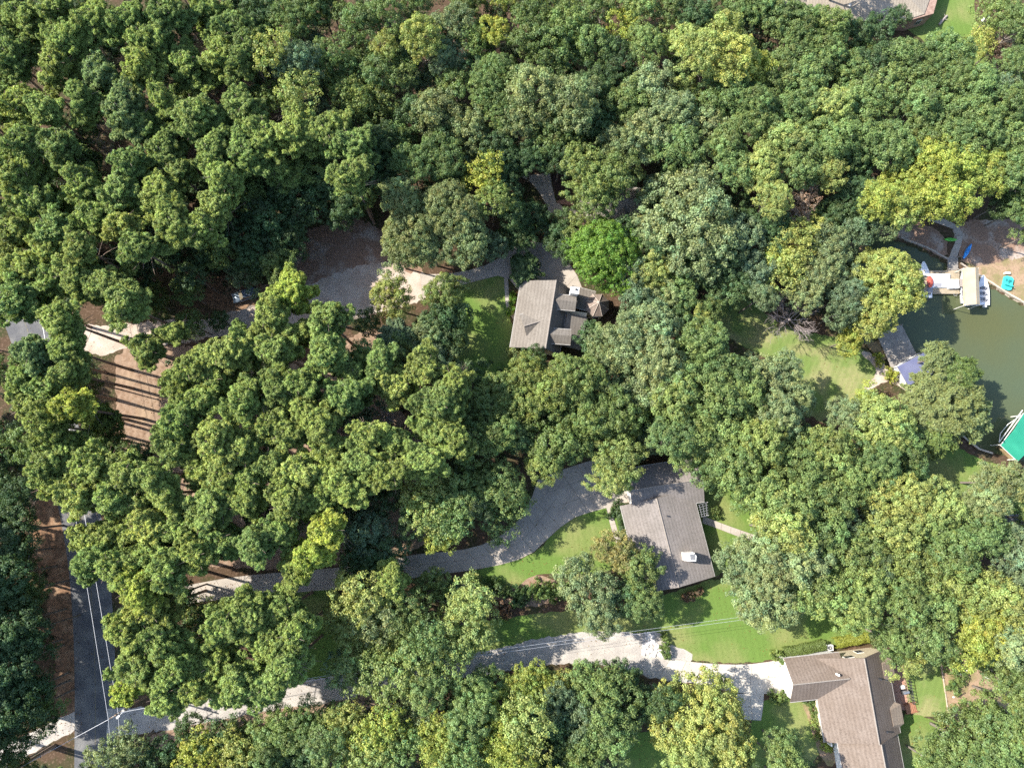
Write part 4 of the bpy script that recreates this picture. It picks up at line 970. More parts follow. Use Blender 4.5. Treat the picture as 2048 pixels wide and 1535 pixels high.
def broad_crown(seed, R, lobes=None, clump=0.62, leaf=0.17, per=34, depth=1.15, gap=0.0, warm=0.0):
    """cauliflower crown: limbs' lobes -> leaf clumps -> leaves; centre of crown base at z=0"""
    rg = np.random.default_rng(seed)
    nl = lobes or int(9 + R * R * 1.1)
    L, LR = [], []
    tries = 0
    # uneven outline
    ph = rg.uniform(0, 6.28, 4)
    def env(t): return 1 + .13 * np.sin(2 * t + ph[0]) + .10 * np.sin(3 * t + ph[1]) + .06 * np.sin(5 * t + ph[2])
    while len(L) < nl and tries < 4000:
        tries += 1
        d = sphere_dirs(rg, 1, -0.15)[0]; t = math.atan2(d[1], d[0])
        k = rg.uniform(.55, .86) if rg.random() < .8 else rg.uniform(.15, .5)
        p = np.array([d[0] * R * env(t) * k, d[1] * R * env(t) * k, (d[2] * .78 * k + .25) * R * depth])
        r = R * rg.uniform(.20, .34) if R > 3.5 else R * rg.uniform(.26, .42)
        if any(np.linalg.norm(p - q) < (r + s) * .52 for q, s in zip(L, LR)): continue
        L.append(p); LR.append(r)
    L = np.array(L); LR = np.array(LR)
    C_, Cn, Ct = [], [], []
    lt = rg.normal(1.0, .10, len(L))
    for i in range(len(L)):
        n = max(5, int(3.3 * (LR[i] / clump) ** 2 * (1 - gap)))
        d = sphere_dirs(rg, n, -0.45)
        p = L[i] + d * (LR[i] * rg.uniform(.70, 1.18, n))[:, None] * np.array([1, 1, .85])
        keep = rg.random(n) > .17
        for j in range(len(L)):
            if j != i: keep &= np.linalg.norm(p - L[j], axis=1) > LR[j] * .72
        C_.append(p[keep]); Cn.append(d[keep]); Ct.append(np.full(keep.sum(), lt[i]))
    C_ = np.concatenate(C_); Cn = np.concatenate(Cn); Ct = np.concatenate(Ct) * rg.normal(1.0, .09, len(C_))
    n = len(C_); per_ = rg.integers(int(per * .6), int(per * 1.3), n); idx = np.repeat(np.arange(n), per_)
    d = sphere_dirs(rg, len(idx), -0.35)
    cr = clump * rg.uniform(.75, 1.15, n)
    pos = C_[idx] + d * (cr[idx] * rg.uniform(.55, 1.08, len(idx)))[:, None]
    nrm = d * .7 + Cn[idx] * .30 + rg.normal(size=d.shape) * .50
    nrm[:, 2] = nrm[:, 2] + .2
    v = Ct[idx] * rg.normal(1.0, .17, len(idx)); v = np.clip(v, .45, 1.7)
    hue = rg.normal(0, .08, n)[idx] + rg.normal(0, .04, len(idx)) + warm
    tint = np.stack([v * (1 + hue), v, v * (1 - hue * .8)], 1)
    size = leaf * rg.uniform(.7, 1.25, len(idx))
    return quads_mesh('broad_crown', pos, nrm, size, .62, np.clip(tint, .2, 2), LEAF, seed=seed)

def pine_crown(seed, R, Hc=5.0, branches=34, warm=0.0):
    """ragged pine top: boughs turning up at the tip, carrying bursts of needles along their outer part"""
    rg = np.random.default_rng(seed); ph = rg.uniform(0, 6.28, 3); T_, B_, W_ = [], [], []
    for i in range(branches):
        h = (i + rg.random()) / branches; t = i * 2.4 + rg.uniform(-.5, .5)
        e = R * (1 + .22 * math.sin(2 * t + ph[0]) + .18 * math.sin(3 * t + ph[1]))
        Lb = max(.7, e * (1.12 - .80 * h ** 1.6) * rg.uniform(.72, 1.15)); up = rg.uniform(.05, .45) + .5 * h
        k = int(19 * Lb ** 1.15) + 6; s_ = rg.uniform(.22 if h < .7 else .0, 1, k) ** .8
        dr = np.array([math.cos(t), math.sin(t), 0]); lat = np.array([-math.sin(t), math.cos(t), 0])
        p = np.outer(s_ * Lb, dr); wd = .20 + .78 * np.sin(np.pi * np.clip(s_ * .9, 0, 1))
        off = rg.uniform(-1, 1, k); p += lat * (off * wd)[:, None]
        p[:, 2] = h * Hc * .92 + up * (s_ ** 1.7) * Lb * .8 - np.abs(off) * .1 + rg.normal(0, .17, k)
        T_.append(p); B_.append(np.tile(dr, (k, 1)) * .55 + lat * (off * .5)[:, None] + np.array([0, 0, .75])); W_.append(np.full(k, rg.normal(1, .12)))
    T_ = np.concatenate(T_); B_ = np.concatenate(B_); W_ = np.concatenate(W_) * rg.normal(1, .20, len(T_)); n = len(T_)
    per = 23; idx = np.repeat(np.arange(n), per)
    d = sphere_dirs(rg, len(idx), -.7); ax = d + B_[idx] * .75; ax /= np.linalg.norm(ax, axis=1, keepdims=True)
    tl = .23 * rg.uniform(.7, 1.5, n); pos = T_[idx] + ax * (tl[idx] * rg.uniform(.45, 1.0, len(idx)))[:, None]
    side = rg.normal(size=d.shape) * .8 + np.array([0, 0, 1.0]) + d * .4
    v = np.clip(W_[idx] * rg.normal(1, .16, len(idx)), .45, 1.7); hue = rg.normal(0, .05, n)[idx] + rg.normal(0, .04, len(idx)) + warm
    tint = np.clip(np.stack([v * (1 + hue), v, v * (1 - hue)], 1), .2, 2)
    return quads_mesh('pine_crown', pos, side, .165 * rg.uniform(.8, 1.3, len(idx)), .30, tint, NEEDLE, up=ax, seed=seed)

def feather_crown(seed, R, n_br=70, droop=.5, leaf=.2, dark=False, width=.75):
    """sprays of fine foliage along boughs that radiate out and droop"""
    rg = np.random.default_rng(seed); pos, nr, up_, val = [], [], [], []
    for i in range(n_br):
        t = rg.uniform(0, 6.28); el = rg.uniform(.02, 1.35); Lb = R * rg.uniform(.78, 1.12) * (1 if el < .9 else .8)
        k = int(70 * Lb / 3); s = rg.uniform(.12, 1, k) ** .75
        dr = np.array([math.cos(t) * math.cos(el), math.sin(t) * math.cos(el), math.sin(el) * .8])
        base = np.outer(s * Lb, dr); base[:, 2] += .15 * R - droop * (s ** 2) * R * .35 * math.cos(el)
        w_ = width * (.35 + .65 * np.sin(np.pi * np.clip(s * .85 + .1, 0, 1)))
        lat = np.array([-math.sin(t), math.cos(t), 0]); off = rg.normal(size=k) * .42
        base += lat * (off * w_)[:, None]; base[:, 2] += rg.normal(0, .16, k) - np.abs(off) * .12
        for rep in range(4):
            q = base + rg.normal(0, .14, base.shape); pos.append(q)
            nr.append(np.array([0, 0, 1.0]) + dr * .35 + rg.normal(size=base.shape) * .45); up_.append(np.tile(dr, (k, 1)) + lat * (np.sign(off) * .6)[:, None])
            val.append(np.full(k, rg.normal(1, .10)))
    pos = np.concatenate(pos); nr = np.concatenate(nr); up_ = np.concatenate(up_); val = np.concatenate(val)
    v = np.clip(val * rg.normal(1, .15, len(val)), .5, 1.6); hue = rg.normal(0, .06, len(v))
    tint = np.clip(np.stack([v * (1 + hue), v, v * (1 - hue)], 1), .2, 2)
    return quads_mesh('feather_crown', pos, nr, leaf * rg.uniform(.8, 1.25, len(v)), .36, tint, NEEDLE, up=up_, seed=seed)

def limb_path(r, p0, d, L, n=5, bend=.25):
    pts = [Vector(p0)]; d = Vector(d).normalized()
    for i in range(n):
        d = (d + Vector((r.uniform(-1, 1), r.uniform(-1, 1), r.uniform(-.4, .8))) * bend).normalized(); pts.append(pts[-1] + d * L / n)
    return pts
def trunk_mesh(seed, kind, Ht, R):
    """trunk and limbs for a tree of total height Ht (top of crown) and crown radius R"""
    r = random.Random(seed); mb = MB(); m = BARK if kind == 'pine' else BARK2
    if kind == 'pine':
        lean = Vector((r.uniform(-.6, .6), r.uniform(-.6, .6), 0)); base_r = .27
        pts = [Vector((0, 0, -.2)), Vector((0, 0, .3))] + [lean * (t ** 2) + Vector((0, 0, Ht * .97 * t)) for t in (.15, .35, .55, .75, .9, 1)]
        mb.tube(pts, [base_r * 1.25, base_r, base_r * .93, base_r * .82, base_r * .70, base_r * .5, base_r * .3, .04], 8)
        for i in range(14):
            t = r.uniform(.66, .95); a = r.uniform(0, 6.28); q = lean * (t ** 2) + Vector((0, 0, Ht * .97 * t))
            pp = limb_path(r, q, (math.cos(a), math.sin(a), .25), R * (1.15 - t) * 2.2 + .8, 3, .12); mb.tube(pp, [.07, .05, .035, .015], 5, False)
        for i in range(3):
            t = r.uniform(.35, .62); a = r.uniform(0, 6.28); q = lean * (t ** 2) + Vector((0, 0, Ht * .97 * t)); mb.tube(limb_path(r, q, (math.cos(a), math.sin(a), .1), r.uniform(.6, 1.6), 2, .2), [.04, .03, .01], 4, False)
    else:
        base_r = .07 + R * .032; hb = max(1.0, Ht - R * 1.5)
        mb.tube([(0, 0, -.2), (0, 0, .3), (0, 0, hb * .6), (r.uniform(-.2, .2), r.uniform(-.2, .2), hb)], [base_r * 1.4, base_r * 1.05, base_r * .9, base_r * .75], 8)
        for i in range(9):
            a = i * 2.4 + r.uniform(-.3, .3); up = r.uniform(.5, 1.6)
            pp = limb_path(r, (0, 0, hb * r.uniform(.75, 1)), (math.cos(a), math.sin(a), up), R * r.uniform(.85, 1.15), 5, .16)
            mb.tube(pp, [base_r * .5, base_r * .42, base_r * .33, base_r * .22, base_r * .13, .02], 5, False)
            for s in range(2):
                q = pp[r.randint(2, 4)]; p2 = limb_path(r, q, (math.cos(a + r.uniform(-1, 1)), math.sin(a + r.uniform(-1, 1)), .5), R * .5, 3, .25); mb.tube(p2, [base_r * .18, base_r * .13, base_r * .08, .015], 4, False)
    return mb.mesh('trunk', m, True)
def bare_mesh(seed, R, Ht, spread=.9):
    r = random.Random(seed); tm = MB(); tm.tube([(0, 0, -.2), (0, 0, Ht * .25), (0, 0, Ht * .5)], [R * .07, R * .055, R * .045], 8)
    cm = MB()
    def grow(p, d, L, rad, lv):
        pp = limb_path(r, p, d, L, 4, .22); cm.tube(pp, [rad, rad * .85, rad * .7, rad * .55, rad * .4], 5, False)
        if lv == 0: return
        for k in range(4 if lv > 1 else 5):
            q = pp[r.randint(1, 4)]; dd = (pp[-1] - pp[0]).normalized() + Vector((r.uniform(-1, 1), r.uniform(-1, 1), r.uniform(-.3, .7))) * .85
            grow(q, dd, L * r.uniform(.5, .72), rad * .52, lv - 1)
    for k in range(11):
        a = k * .57 + r.uniform(-.3, .3); grow(Vector((0, 0, Ht * r.uniform(.35, .5))), (math.cos(a), math.sin(a), spread * r.uniform(.4, 1.1)), R * .60, R * .017, 3)
    return tm.mesh('trunk', DEADWOOD, True), cm.mesh('bare_branches', DEADWOOD, True)

LIB = {}
def lib():
    LIB['b'] = [(2.6, [broad_crown(100 + i, 2.6, leaf=.108, clump=.42, per=48) for i in range(3)]),
                (4.2, [broad_crown(110 + i, 4.2, leaf=.122, clump=.47, per=50) for i in range(6)]),
                (6.6, [broad_crown(120 + i, 6.6, leaf=.132, clump=.52, per=54) for i in range(5)])]
    LIB['c'] = [(3.2, [broad_crown(130 + i, 3.2, leaf=.13, clump=.40, per=22, gap=.25) for i in range(2)]),      # looser, finer
                (5.0, [broad_crown(134 + i, 5.0, leaf=.14, clump=.44, per=24, gap=.22) for i in range(3)])]
    LIB['p'] = [(2.9, [pine_crown(140 + i, 2.9, 4.6, 34) for i in range(8)]), (3.8, [pine_crown(150 + i, 3.8, 5.2, 46) for i in range(4)])]
    LIB['f'] = [(3.4, [feather_crown(160, 3.4, 60)]), (7.5, [feather_crown(161, 7.5, 210, .5, .24, width=1.1)])]
    LIB['m'] = [(3.3, [feather_crown(170 + i, 3.3, 75, .9, .22, width=.55) for i in range(2)])]
    LIB['s'] = [(1.0, [broad_crown(180 + i, 1.0, lobes=9, leaf=.085, clump=.22, per=26, depth=.8) for i in range(3)])]
    LIB['tp'] = [trunk_mesh(200 + i, 'pine', 21.0, 3.0) for i in range(6)]
    LIB['tb'] = {R: [trunk_mesh(210 + i, 'broad', 15.0, R) for i in range(2)] for R in (2.6, 4.2, 6.6)}
lib()
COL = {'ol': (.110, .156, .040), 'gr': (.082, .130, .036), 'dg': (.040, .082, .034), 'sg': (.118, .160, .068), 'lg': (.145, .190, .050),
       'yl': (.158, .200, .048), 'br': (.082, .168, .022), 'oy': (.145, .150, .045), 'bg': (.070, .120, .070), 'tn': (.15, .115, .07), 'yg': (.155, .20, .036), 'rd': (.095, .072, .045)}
CNAME = {'ol': 'olive green', 'gr': 'mid green', 'dg': 'dark green', 'sg': 'sage green', 'lg': 'light green', 'yl': 'golden green', 'br': 'vivid green',
         'oy': 'orange-yellow', 'bg': 'blue-green', 'tn': 'browned', 'yg': 'yellow-green', 'rd': 'reddish brown'}
KN = {'p': ('pine_tree', 'pine', 'pine tree', 'pine trees of the wood'), 'b': ('broadleaf_tree', 'broadleaf tree', 'broadleaf tree', 'broadleaf trees of the wood'),
      'c': ('fine_leaved_tree', 'fine-leaved tree', 'tree', 'fine-leaved trees of the wood'), 'f': ('feathery_tree', 'feathery tree', 'tree', 'feathery trees'),
      'm': ('magnolia_tree', 'drooping glossy tree', 'tree', 'drooping trees'), 's': ('shrub', 'rounded shrub', 'shrub', 'shrubs around the houses')}
LANDMARKS = [('the dark parked car', 494, 592), ('the bare brown yard', 285, 790), ('the utility pole', 236, 1426), ('the stone heap', 1312, 1285), ('the turret house chimney', 1150, 583),
             ('the white roof cupola', 1379, 1112), ('the air conditioner', 1656, 1290), ('the blue kayak', 1933, 503), ('the grey plank dock', 1792, 690), ('the green dock roof', 2030, 870),
             ('the bare grey tree', 1588, 635), ('the bleached bare treetop', 765, 830), ('the brick house corner', 1845, 45), ('the vivid green round tree', 1210, 510), ('the shaded brown court', 690, 500),
             ('the fallen grey branches', 195, 285), ('the golden tree', 840, 85), ('the yellow-tinged crown', 1430, 115), ('the orange shrub', 1310, 1187), ('the curved driveway bend', 1040, 1090),
             ('the dark shed roof', 2025, 1048), ('the gravel lane bend', 960, 1330), ('the road verge', 130, 1180), ('the pale van', 182, 520), ('the garden shrubs', 1910, 1345), ('the upper patio', 1085, 370),
             ('the pine gap lawn', 620, 1330), ('the driveway end', 380, 1185)]
TREES = []
def T(s):
    for ln in s.strip().splitlines():
        for e in ln.split(';'):
            e = e.split('#')[0].split()
            if len(e) < 5: continue
            TREES.append(dict(k=e[0], c=e[1], x=float(e[2]), y=float(e[3]), r=float(e[4]), h=float(e[5]) if len(e) > 5 else None, lab=None))
# kind colour x y radius(px) [height]; crown centres and radii read off the photograph
T('''
p ol 45 40 46; p gr 115 20 36; p ol 130 80 42; p ol 185 40 44; p gr 255 40 42; p dg 330 30 44; p ol 420 22 38; p dg 470 55 44; p dg 20 112 42; p ol 112 135 38; p bg 198 150 38
p gr 165 195 30; p ol 45 205 44; p ol 95 220 32; p bg 245 215 46; p ol 280 130 40; p gr 290 80 36; p ol 370 125 42; p ol 440 110 44; p dg 492 100 42; p gr 325 200 30; p gr 390 225 38
p ol 482 210 38; p gr 440 255 28; p ol 175 237 26; p gr 50 280 44; p dg 110 290 36; p dg 150 330 38 17; p gr 255 325 34; p gr 330 300 46; p ol 430 300 40; p gr 490 300 42; p gr 385 262 26
p ol 15 345 38; p ol 70 400 50; p gr 165 368 40; p gr 240 385 38; p ol 315 385 40; p ol 345 440 44; p gr 190 430 38; p lg 245 450 32; p gr 110 460 38; p ol 30 465 36; p ol 95 500 32
p lg 432 412 32; p ol 440 350 38; p ol 400 455 36; p gr 275 490 34; p dg 495 385 40 15; p ol 160 495 32; b dg 480 470 42 13; p gr 355 340 34; p gr 60 340 32; p gr 290 250 30
b dg 420 510 40 12; b dg 350 510 36 12; b dg 545 440 60 13; b dg 610 400 55 13; b dg 520 520 45 11; b dg 580 490 45 11; b gr 640 345 38 14; b dg 690 400 45 12; b dg 740 350 45 13
b dg 530 25 45; b gr 580 52 40; b gr 622 28 42; b gr 722 58 50; b gr 665 20 34; c lg 545 112 44 22; b bg 600 128 50 20; c gr 662 118 36; b gr 695 148 42; b yl 845 82 46 19; b yl 775 108 30
b gr 838 20 32; b sg 905 55 44; b gr 935 8 40; b bg 895 118 42; b yg 985 75 30; b yg 1012 8 30; c gr 942 90 36; b gr 990 150 40; b gr 760 152 36; b gr 802 155 36; b gr 775 30 34
c lg 603 190 42 20; c gr 555 205 38; c ol 702 200 40; c ol 752 208 42; b sg 870 222 52; b gr 912 178 36; b sg 930 256 50; b gr 972 190 40; b gr 1005 225 40; p ol 530 268 42; p ol 585 262 42; p ol 650 262 46
p gr 705 288 40; b dg 760 292 40 14; p gr 560 335 36 18; p gr 700 350 36; b gr 825 335 40; b gr 882 320 46; b sg 800 395 42; c yg 972 352 42; c ol 985 405 36
b sg 830 460 62 14; b sg 900 425 62 15; b sg 935 488 50 13; b sg 800 510 38 11; b sg 865 500 40 12
b gr 1060 60 56; b gr 1130 45 58; b gr 1102 112 58; b gr 1185 95 48; b ol 1045 20 32; b gr 1205 20 36; b yg 1240 62 36; b ol 1282 20 44; b dg 1225 130 45 15; b sg 1070 185 58 19; b sg 1145 205 58 19
b sg 1040 240 42; b gr 1100 262 58; b dg 1185 175 48 15; b dg 1200 250 50 14; b dg 1002 300 46 13; b dg 1060 320 40 12; b dg 1120 320 44 12
b gr 1335 18 42; b dg 1382 35 42; b gr 1460 20 46; b gr 1512 22 40; b gr 1290 100 42; b lg 1350 88 44; b yl 1402 108 56 19; b yl 1462 125 54 19; b yl 1440 68 36; b yg 1505 145 36; b sg 1300 172 58
b sg 1345 235 56; b gr 1262 205 50; b gr 1420 205 54; b gr 1470 190 44; b sg 1290 275 58; b sg 1235 290 45; b gr 1352 295 50; b sg 1405 262 52; b gr 1445 305 48; b gr 1510 210 40; b gr 1502 255 44
b ol 1188 365 50 15; b gr 1235 345 54 16; b ol 1165 325 36; b ol 1185 405 42 13; b sg 1390 440 108 17; b lg 1512 345 46; b gr 1465 350 36; b sg 1300 470 40 13
b br 1214 510 70 14; c ol 1165 462 34 10; b dg 1062 430 42 8; b dg 1035 470 40 8; b dg 1112 475 34 7; b dg 1130 440 26 6
b gr 1562 38 50; b gr 1602 58 44; b gr 1655 62 46; b gr 1580 105 44; b dg 1702 82 38 12; b dg 1750 62 36 12; b dg 1790 48 22 9; b gr 1650 112 44; b gr 1562 162 50; b gr 1615 150 50; b gr 1705 155 46; b dg 1745 128 44
b gr 1800 125 50; b gr 1835 150 46; b gr 1892 112 54 13; b gr 1905 172 50; b gr 1605 212 50; b gr 1555 235 42; b lg 1662 225 50; b gr 1720 215 54; c ol 1772 180 44; b gr 1830 222 50; b gr 1880 230 48; b gr 1935 235 54
b gr 1955 175 44; b bg 1995 195 48; b gr 2035 215 45; b gr 2022 140 40; c ol 1985 30 48 9; c yl 1962 82 30 8; b gr 2035 55 40; c rd 1998 102 26 6; b lg 1562 292 54; b gr 1595 335 46; b gr 1652 285 50
b lg 1642 345 44; b gr 1702 275 50; b gr 1780 300 54; b gr 1842 275 50; b gr 1905 290 48; b yg 1862 325 52; b yg 1925 335 56 15; b yg 1975 345 50; b yg 1805 375 50; b yg 1855 392 56 15; b yg 1760 405 46; b yl 1792 432 36
b yg 1902 400 52; b gr 1955 262 48; b gr 2012 285 50; b gr 2038 345 48; b gr 2040 415 42 12; b gr 2045 475 26 9; b dg 1700 335 46 12; b dg 1715 395 50 12; c tn 1600 398 30 12; c tn 1585 440 26 11; b lg 1540 400 40
b dg 1740 450 26 7; b dg 1670 440 46 10; c yl 1592 482 56 13; c yg 1555 525 36 11; b sg 1650 495 48 12; b dg 1545 470 40 12
p ol 40 540 44; p ol 100 558 40; p ol 150 545 42; p ol 205 565 46; p gr 30 598 40; p ol 245 605 40;  b gr 308 602 40 9; b gr 380 588 30 10; b dg 440 640 22 6; b gr 395 655 30 9
p ol 120 640 38; p bg 62 705 36; p ol 130 700 36 21; p gr 45 755 38; p ol 100 772 42; p ol 62 810 34; p ol 138 745 34 21; p ol 290 698 34 19; p ol 350 668 26 18
p ol 85 850 42; p yg 140 812 40; p ol 188 828 38 13; b gr 205 875 44 10; p ol 130 905 44; b gr 242 898 30 9; p ol 90 930 34; p ol 180 932 42; p ol 250 945 38; p ol 105 965 36; p lg 150 992 40; p ol 222 992 38
p ol 300 955 36; p ol 330 985 36; p lg 270 1005 38; p gr 358 775 32 15; p ol 385 735 44; p gr 360 840 44; p gr 345 895 38; p ol 405 800 40; p lg 445 705 44; p ol 490 690 38; p ol 430 755 42; p gr 485 800 40
p lg 430 880 44; p ol 482 900 40; p ol 450 950 36; p ol 400 940 36; p ol 500 958 34; p ol 428 1012 38; p ol 492 1002 34
p yg 574 586 45; p ol 540 632 38; p gr 652 640 40; b lg 785 600 46 11; b dg 735 640 28 7; b ol 888 588 44 11; b dg 885 645 36 10; b dg 908 636 34 9; b dg 898 690 34 10; f bg 795 678 42 12; b sg 860 672 46 11; b sg 885 712 40 10
p ol 548 700 40; p ol 650 702 42; p ol 600 668 34; p gr 708 748 40; p gr 762 720 34; p lg 790 768 42; p ol 850 735 36; p gr 552 775 38; p gr 602 765 38; p gr 690 790 42; p ol 540 845 38; p ol 578 862 38
p ol 640 850 44; p ol 660 905 42; p ol 610 820 36; p ol 738 870 34; p gr 785 885 38; p gr 878 800 46; p gr 862 860 40; p ol 912 765 30; c gr 960 820 48 15; b gr 1000 790 44 15; b gr 1002 860 44; p ol 905 872 42
p ol 845 920 44; c gr 950 890 42; p ol 722 920 44; p lg 600 945 46; p ol 545 925 36; p ol 572 1000 42; p ol 690 965 44; c lg 850 965 46 15; c gr 920 985 52 14; p ol 640 1000 38; c gr 1000 968 48 14; p ol 780 945 38
m dg 1052 535 38 6; b ol 1052 752 44; b ol 1132 756 46; b ol 1100 785 48; b ol 1160 765 48; b ol 1052 800 44; b gr 1105 880 56 14; b lg 1088 930 40 12; b sg 1212 700 48 12; b sg 1252 662 40 12; b sg 1262 690 56
b sg 1308 650 52; b sg 1318 725 54; b sg 1190 752 46; b gr 1235 825 56; b sg 1292 785 54; b ol 1345 800 50; b lg 1300 545 40 13; b gr 1352 590 48 12; b lg 1380 640 34 11; b sg 1320 600 40 12
b dg 1430 520 70 12; b bg 1478 480 56 13; b dg 1462 575 50 11; b bg 1500 540 46 12; b gr 1402 695 56; b gr 1442 735 52; b gr 1372 760 50; b gr 1432 800 56; b ol 1480 780 48; b sg 1520 758 52 13; b ol 1462 860 56
b ol 1402 865 48; b lg 1232 905 52 13; b lg 1222 955 42 11; b gr 1180 830 46; b ol 1380 905 42 12; b gr 1405 950 34 10; b gr 1482 930 54; b ol 1522 880 52; b gr 1505 990 42 12; b gr 1340 870 42; b gr 1435 905 44; b dg 1310 860 44 10
c yl 1562 545 44 12; b sg 1642 545 48 12; b sg 1602 590 42 11; b bg 1690 590 42 12; b yl 1772 560 66 13; b yl 1742 625 52 12; b yl 1795 602 36 12; b yg 1695 680 30 8
b sg 1550 745 46 12; b sg 1582 806 46 12; b sg 1552 835 46; b sg 1690 832 42 11; b yg 1742 808 32 7; b lg 1762 865 68 13; b gr 1800 900 46 12; f sg 1895 802 84 12; f sg 1935 830 52 10; f gr 1865 870 46 10; f sg 1868 716 38 11; f gr 1912 745 44 11
b ol 1660 905 54; b gr 1600 925 52; b ol 1562 1000 56; b gr 1650 985 54; b gr 1702 955 46; b gr 1752 930 44; b lg 1805 995 50; b lg 1872 1005 46; b sg 1992 965 50 12; b sg 1955 1005 42
b dg 30 1060 48 15; b dg 40 1105 38 11; b dg 15 1150 48 15; b dg 45 1185 36 11; b dg 35 1245 48 15; b dg 62 1300 36 11; b dg 30 1325 50 15; b dg 68 1375 38 12; b dg 40 1405 52 15; b dg 15 1480 48 14; b dg 85 1430 26 8; b dg 35 1000 44 14
p lg 200 1082 44; p gr 182 1125 38; p ol 252 1062 40; p lg 300 1050 44; p gr 292 1112 44; p ol 352 1062 44; p ol 230 1135 38; p yg 272 1172 44; p gr 332 1140 42; p ol 402 1035 40; p gr 442 1082 42; p ol 392 1105 34
p lg 300 1222 44; p ol 252 1262 38; p ol 310 1280 48; p gr 272 1335 42; p yg 262 1368 34 15; p ol 350 1335 44; p ol 335 1392 36; c lg 402 1218 32 10; p ol 452 1250 46; p ol 500 1232 44; p gr 420 1330 48; p ol 472 1370 42; p ol 392 1375 36
c sg 242 1508 48 13; b dg 330 1500 38 10; c yg 412 1510 46 12; b dg 452 1470 38 10; c lg 480 1500 40 12; b dg 380 1462 30 8
p yg 618 1110 42; p yg 652 1065 36; p ol 590 1140 30; b bg 740 1062 52 12; b dg 762 1115 50 11; b dg 720 1130 44 11; p gr 560 1060 36; p gr 510 1090 38
c lg 850 1022 42 14; c gr 905 1032 46 14; c yg 880 1065 36 11; c gr 1010 1002 46 10; c gr 1000 1042 40 8.5; p ol 560 1222 38; p ol 542 1280 44; p ol 572 1332 42; p gr 532 1372 42; p ol 592 1262 38
c lg 722 1190 46; c ol 702 1242 48; c sg 755 1232 56; c gr 805 1225 50; p ol 782 1165 34 16; c ol 758 1295 50; c ol 722 1335 44; c bg 690 1335 34 12; c ol 780 1350 44; c ol 832 1335 44; c gr 852 1280 44; c lg 930 1250 62 14
c lg 942 1195 38; c ol 900 1322 42; b gr 862 1170 32 9; b dg 905 1185 26 7
b gr 622 1445 42 12; b gr 562 1455 46 12; b gr 542 1505 42 12; b dg 605 1492 36 10; c lg 702 1462 50; c yg 762 1452 46; c lg 742 1512 46; b sg 832 1422 38 12; b gr 860 1382 34; c gr 802 1492 42; c yg 882 1482 48; b gr 932 1442 42
b gr 952 1400 42; c yg 992 1452 54; c gr 922 1512 42; c yg 1012 1505 48; b gr 968 1365 40 11; b yg 1050 1368 44 11; b gr 665 1495 36
b sg 1172 1165 58 11; b sg 1198 1232 42 10; b oy 1228 1100 42 10; b gr 1280 1130 44 10; b gr 1285 1195 40 10; b dg 1250 1190 34 8; b dg 1245 1360 40 8; b dg 1290 1405 36 8
b gr 1212 1395 62 12; b gr 1222 1462 54 12; b gr 1180 1350 38 10; b yg 1085 1378 40 10; b yl 1122 1370 30 9; c lg 1052 1440 44; b dg 1120 1440 50 10; c lg 1045 1505 46; b dg 1120 1500 46 10; b lg 1402 1440 84 12; b lg 1385 1512 54 12; b lg 1455 1500 50 12
b gr 1562 1495 42 11; b sg 1482 1122 50 12; b sg 1502 1172 52 12; b sg 1522 1102 50; b sg 1515 1218 38 11
b lg 1562 1060 56; b gr 1642 1062 56; b sg 1602 1122 54; b sg 1545 1152 46; b sg 1562 1202 50 12; b ol 1642 1182 54; b ol 1702 1102 54; b ol 1722 1172 52; b lg 1792 1062 60; b ol 1702 1222 42; b ol 1792 1142 54; b gr 1852 1052 54
b ol 1852 1152 58; b gr 1902 1092 54; b gr 1962 1062 50; b bg 2022 1102 46; b ol 1932 1182 58; b gr 1812 1212 46; b gr 1862 1232 50; b lg 1992 1202 54; b bg 2035 1162 46; b yg 1965 1262 50; b yg 1922 1288 38; b sg 2022 1290 48
b gr 1782 1278 40 11; b gr 1852 1280 34; b lg 1805 1312 32 9; b gr 1985 1335 38 9; b gr 2022 1362 46; b gr 2035 1410 38; b gr 1962 1442 52 10; b gr 1922 1480 60 11; b gr 2002 1482 54; b gr 2042 1455 46; b gr 1862 1522 44 10; b gr 1990 1532 46; b lg 2042 1250 50; b gr 1565 1535 34
s gr 1907 1330 22 1.6; s gr 1912 1363 22 1.5; s yg 1760 717 14 1.6; s yg 1783 748 16 1.7; s oy 1311 1187 15 2.6; s gr 1555 1310 16 2.2; s gr 1572 1322 12 1.8; s sg 1752 1278 14 2.4; s sg 1740 1276 10 2.0
s gr 1560 1397 13 1.4; s gr 1577 1392 12 1.4; s gr 1543 1392 11 1.2; s dg 1232 1015 16 1.6; s dg 1250 1016 12 1.5; s dg 1222 1030 10 1.4; s dg 1244 1040 11 1.4; s dg 1252 1060 10 1.4; s br 1024 602 11 1.5; s br 1020 622 12 1.5; s br 1026 590 9 1.3
s gr 1075 1178 20 2.4; s gr 1100 1185 22 2.4; s dg 1052 1188 18 2.2; s dg 1030 1195 20 2.4; s gr 1128 1180 18 2.2; s dg 1005 1182 20 2.4; s dg 985 1172 18 2.2; s gr 962 1172 18 2.2; s rd 1005 1215 20 2.4; s gr 1430 1026 12 1.5
s rd 1375 1193 14 1.6; s rd 1400 1182 10 1.4; s gr 1620 1405 13 1.3; s gr 1627 1425 12 1.3; s ol 1632 1448 13 1.3; s ol 1640 1468 12 1.3; s yg 1655 1492 14 1.4; s gr 1330 1290 11 1.4; s gr 1332 1308 12 1.4; s gr 1330 1272 9 1.2
s sg 1040 690 22 3.0; s sg 1055 705 20 2.8; s sg 1028 705 18 2.6; s dg 1445 700 16 2; s yg 1722 800 16 2; s gr 1030 400 20 2.4; s dg 1085 440 20 2.4; s dg 1125 470 16 2.2
''')
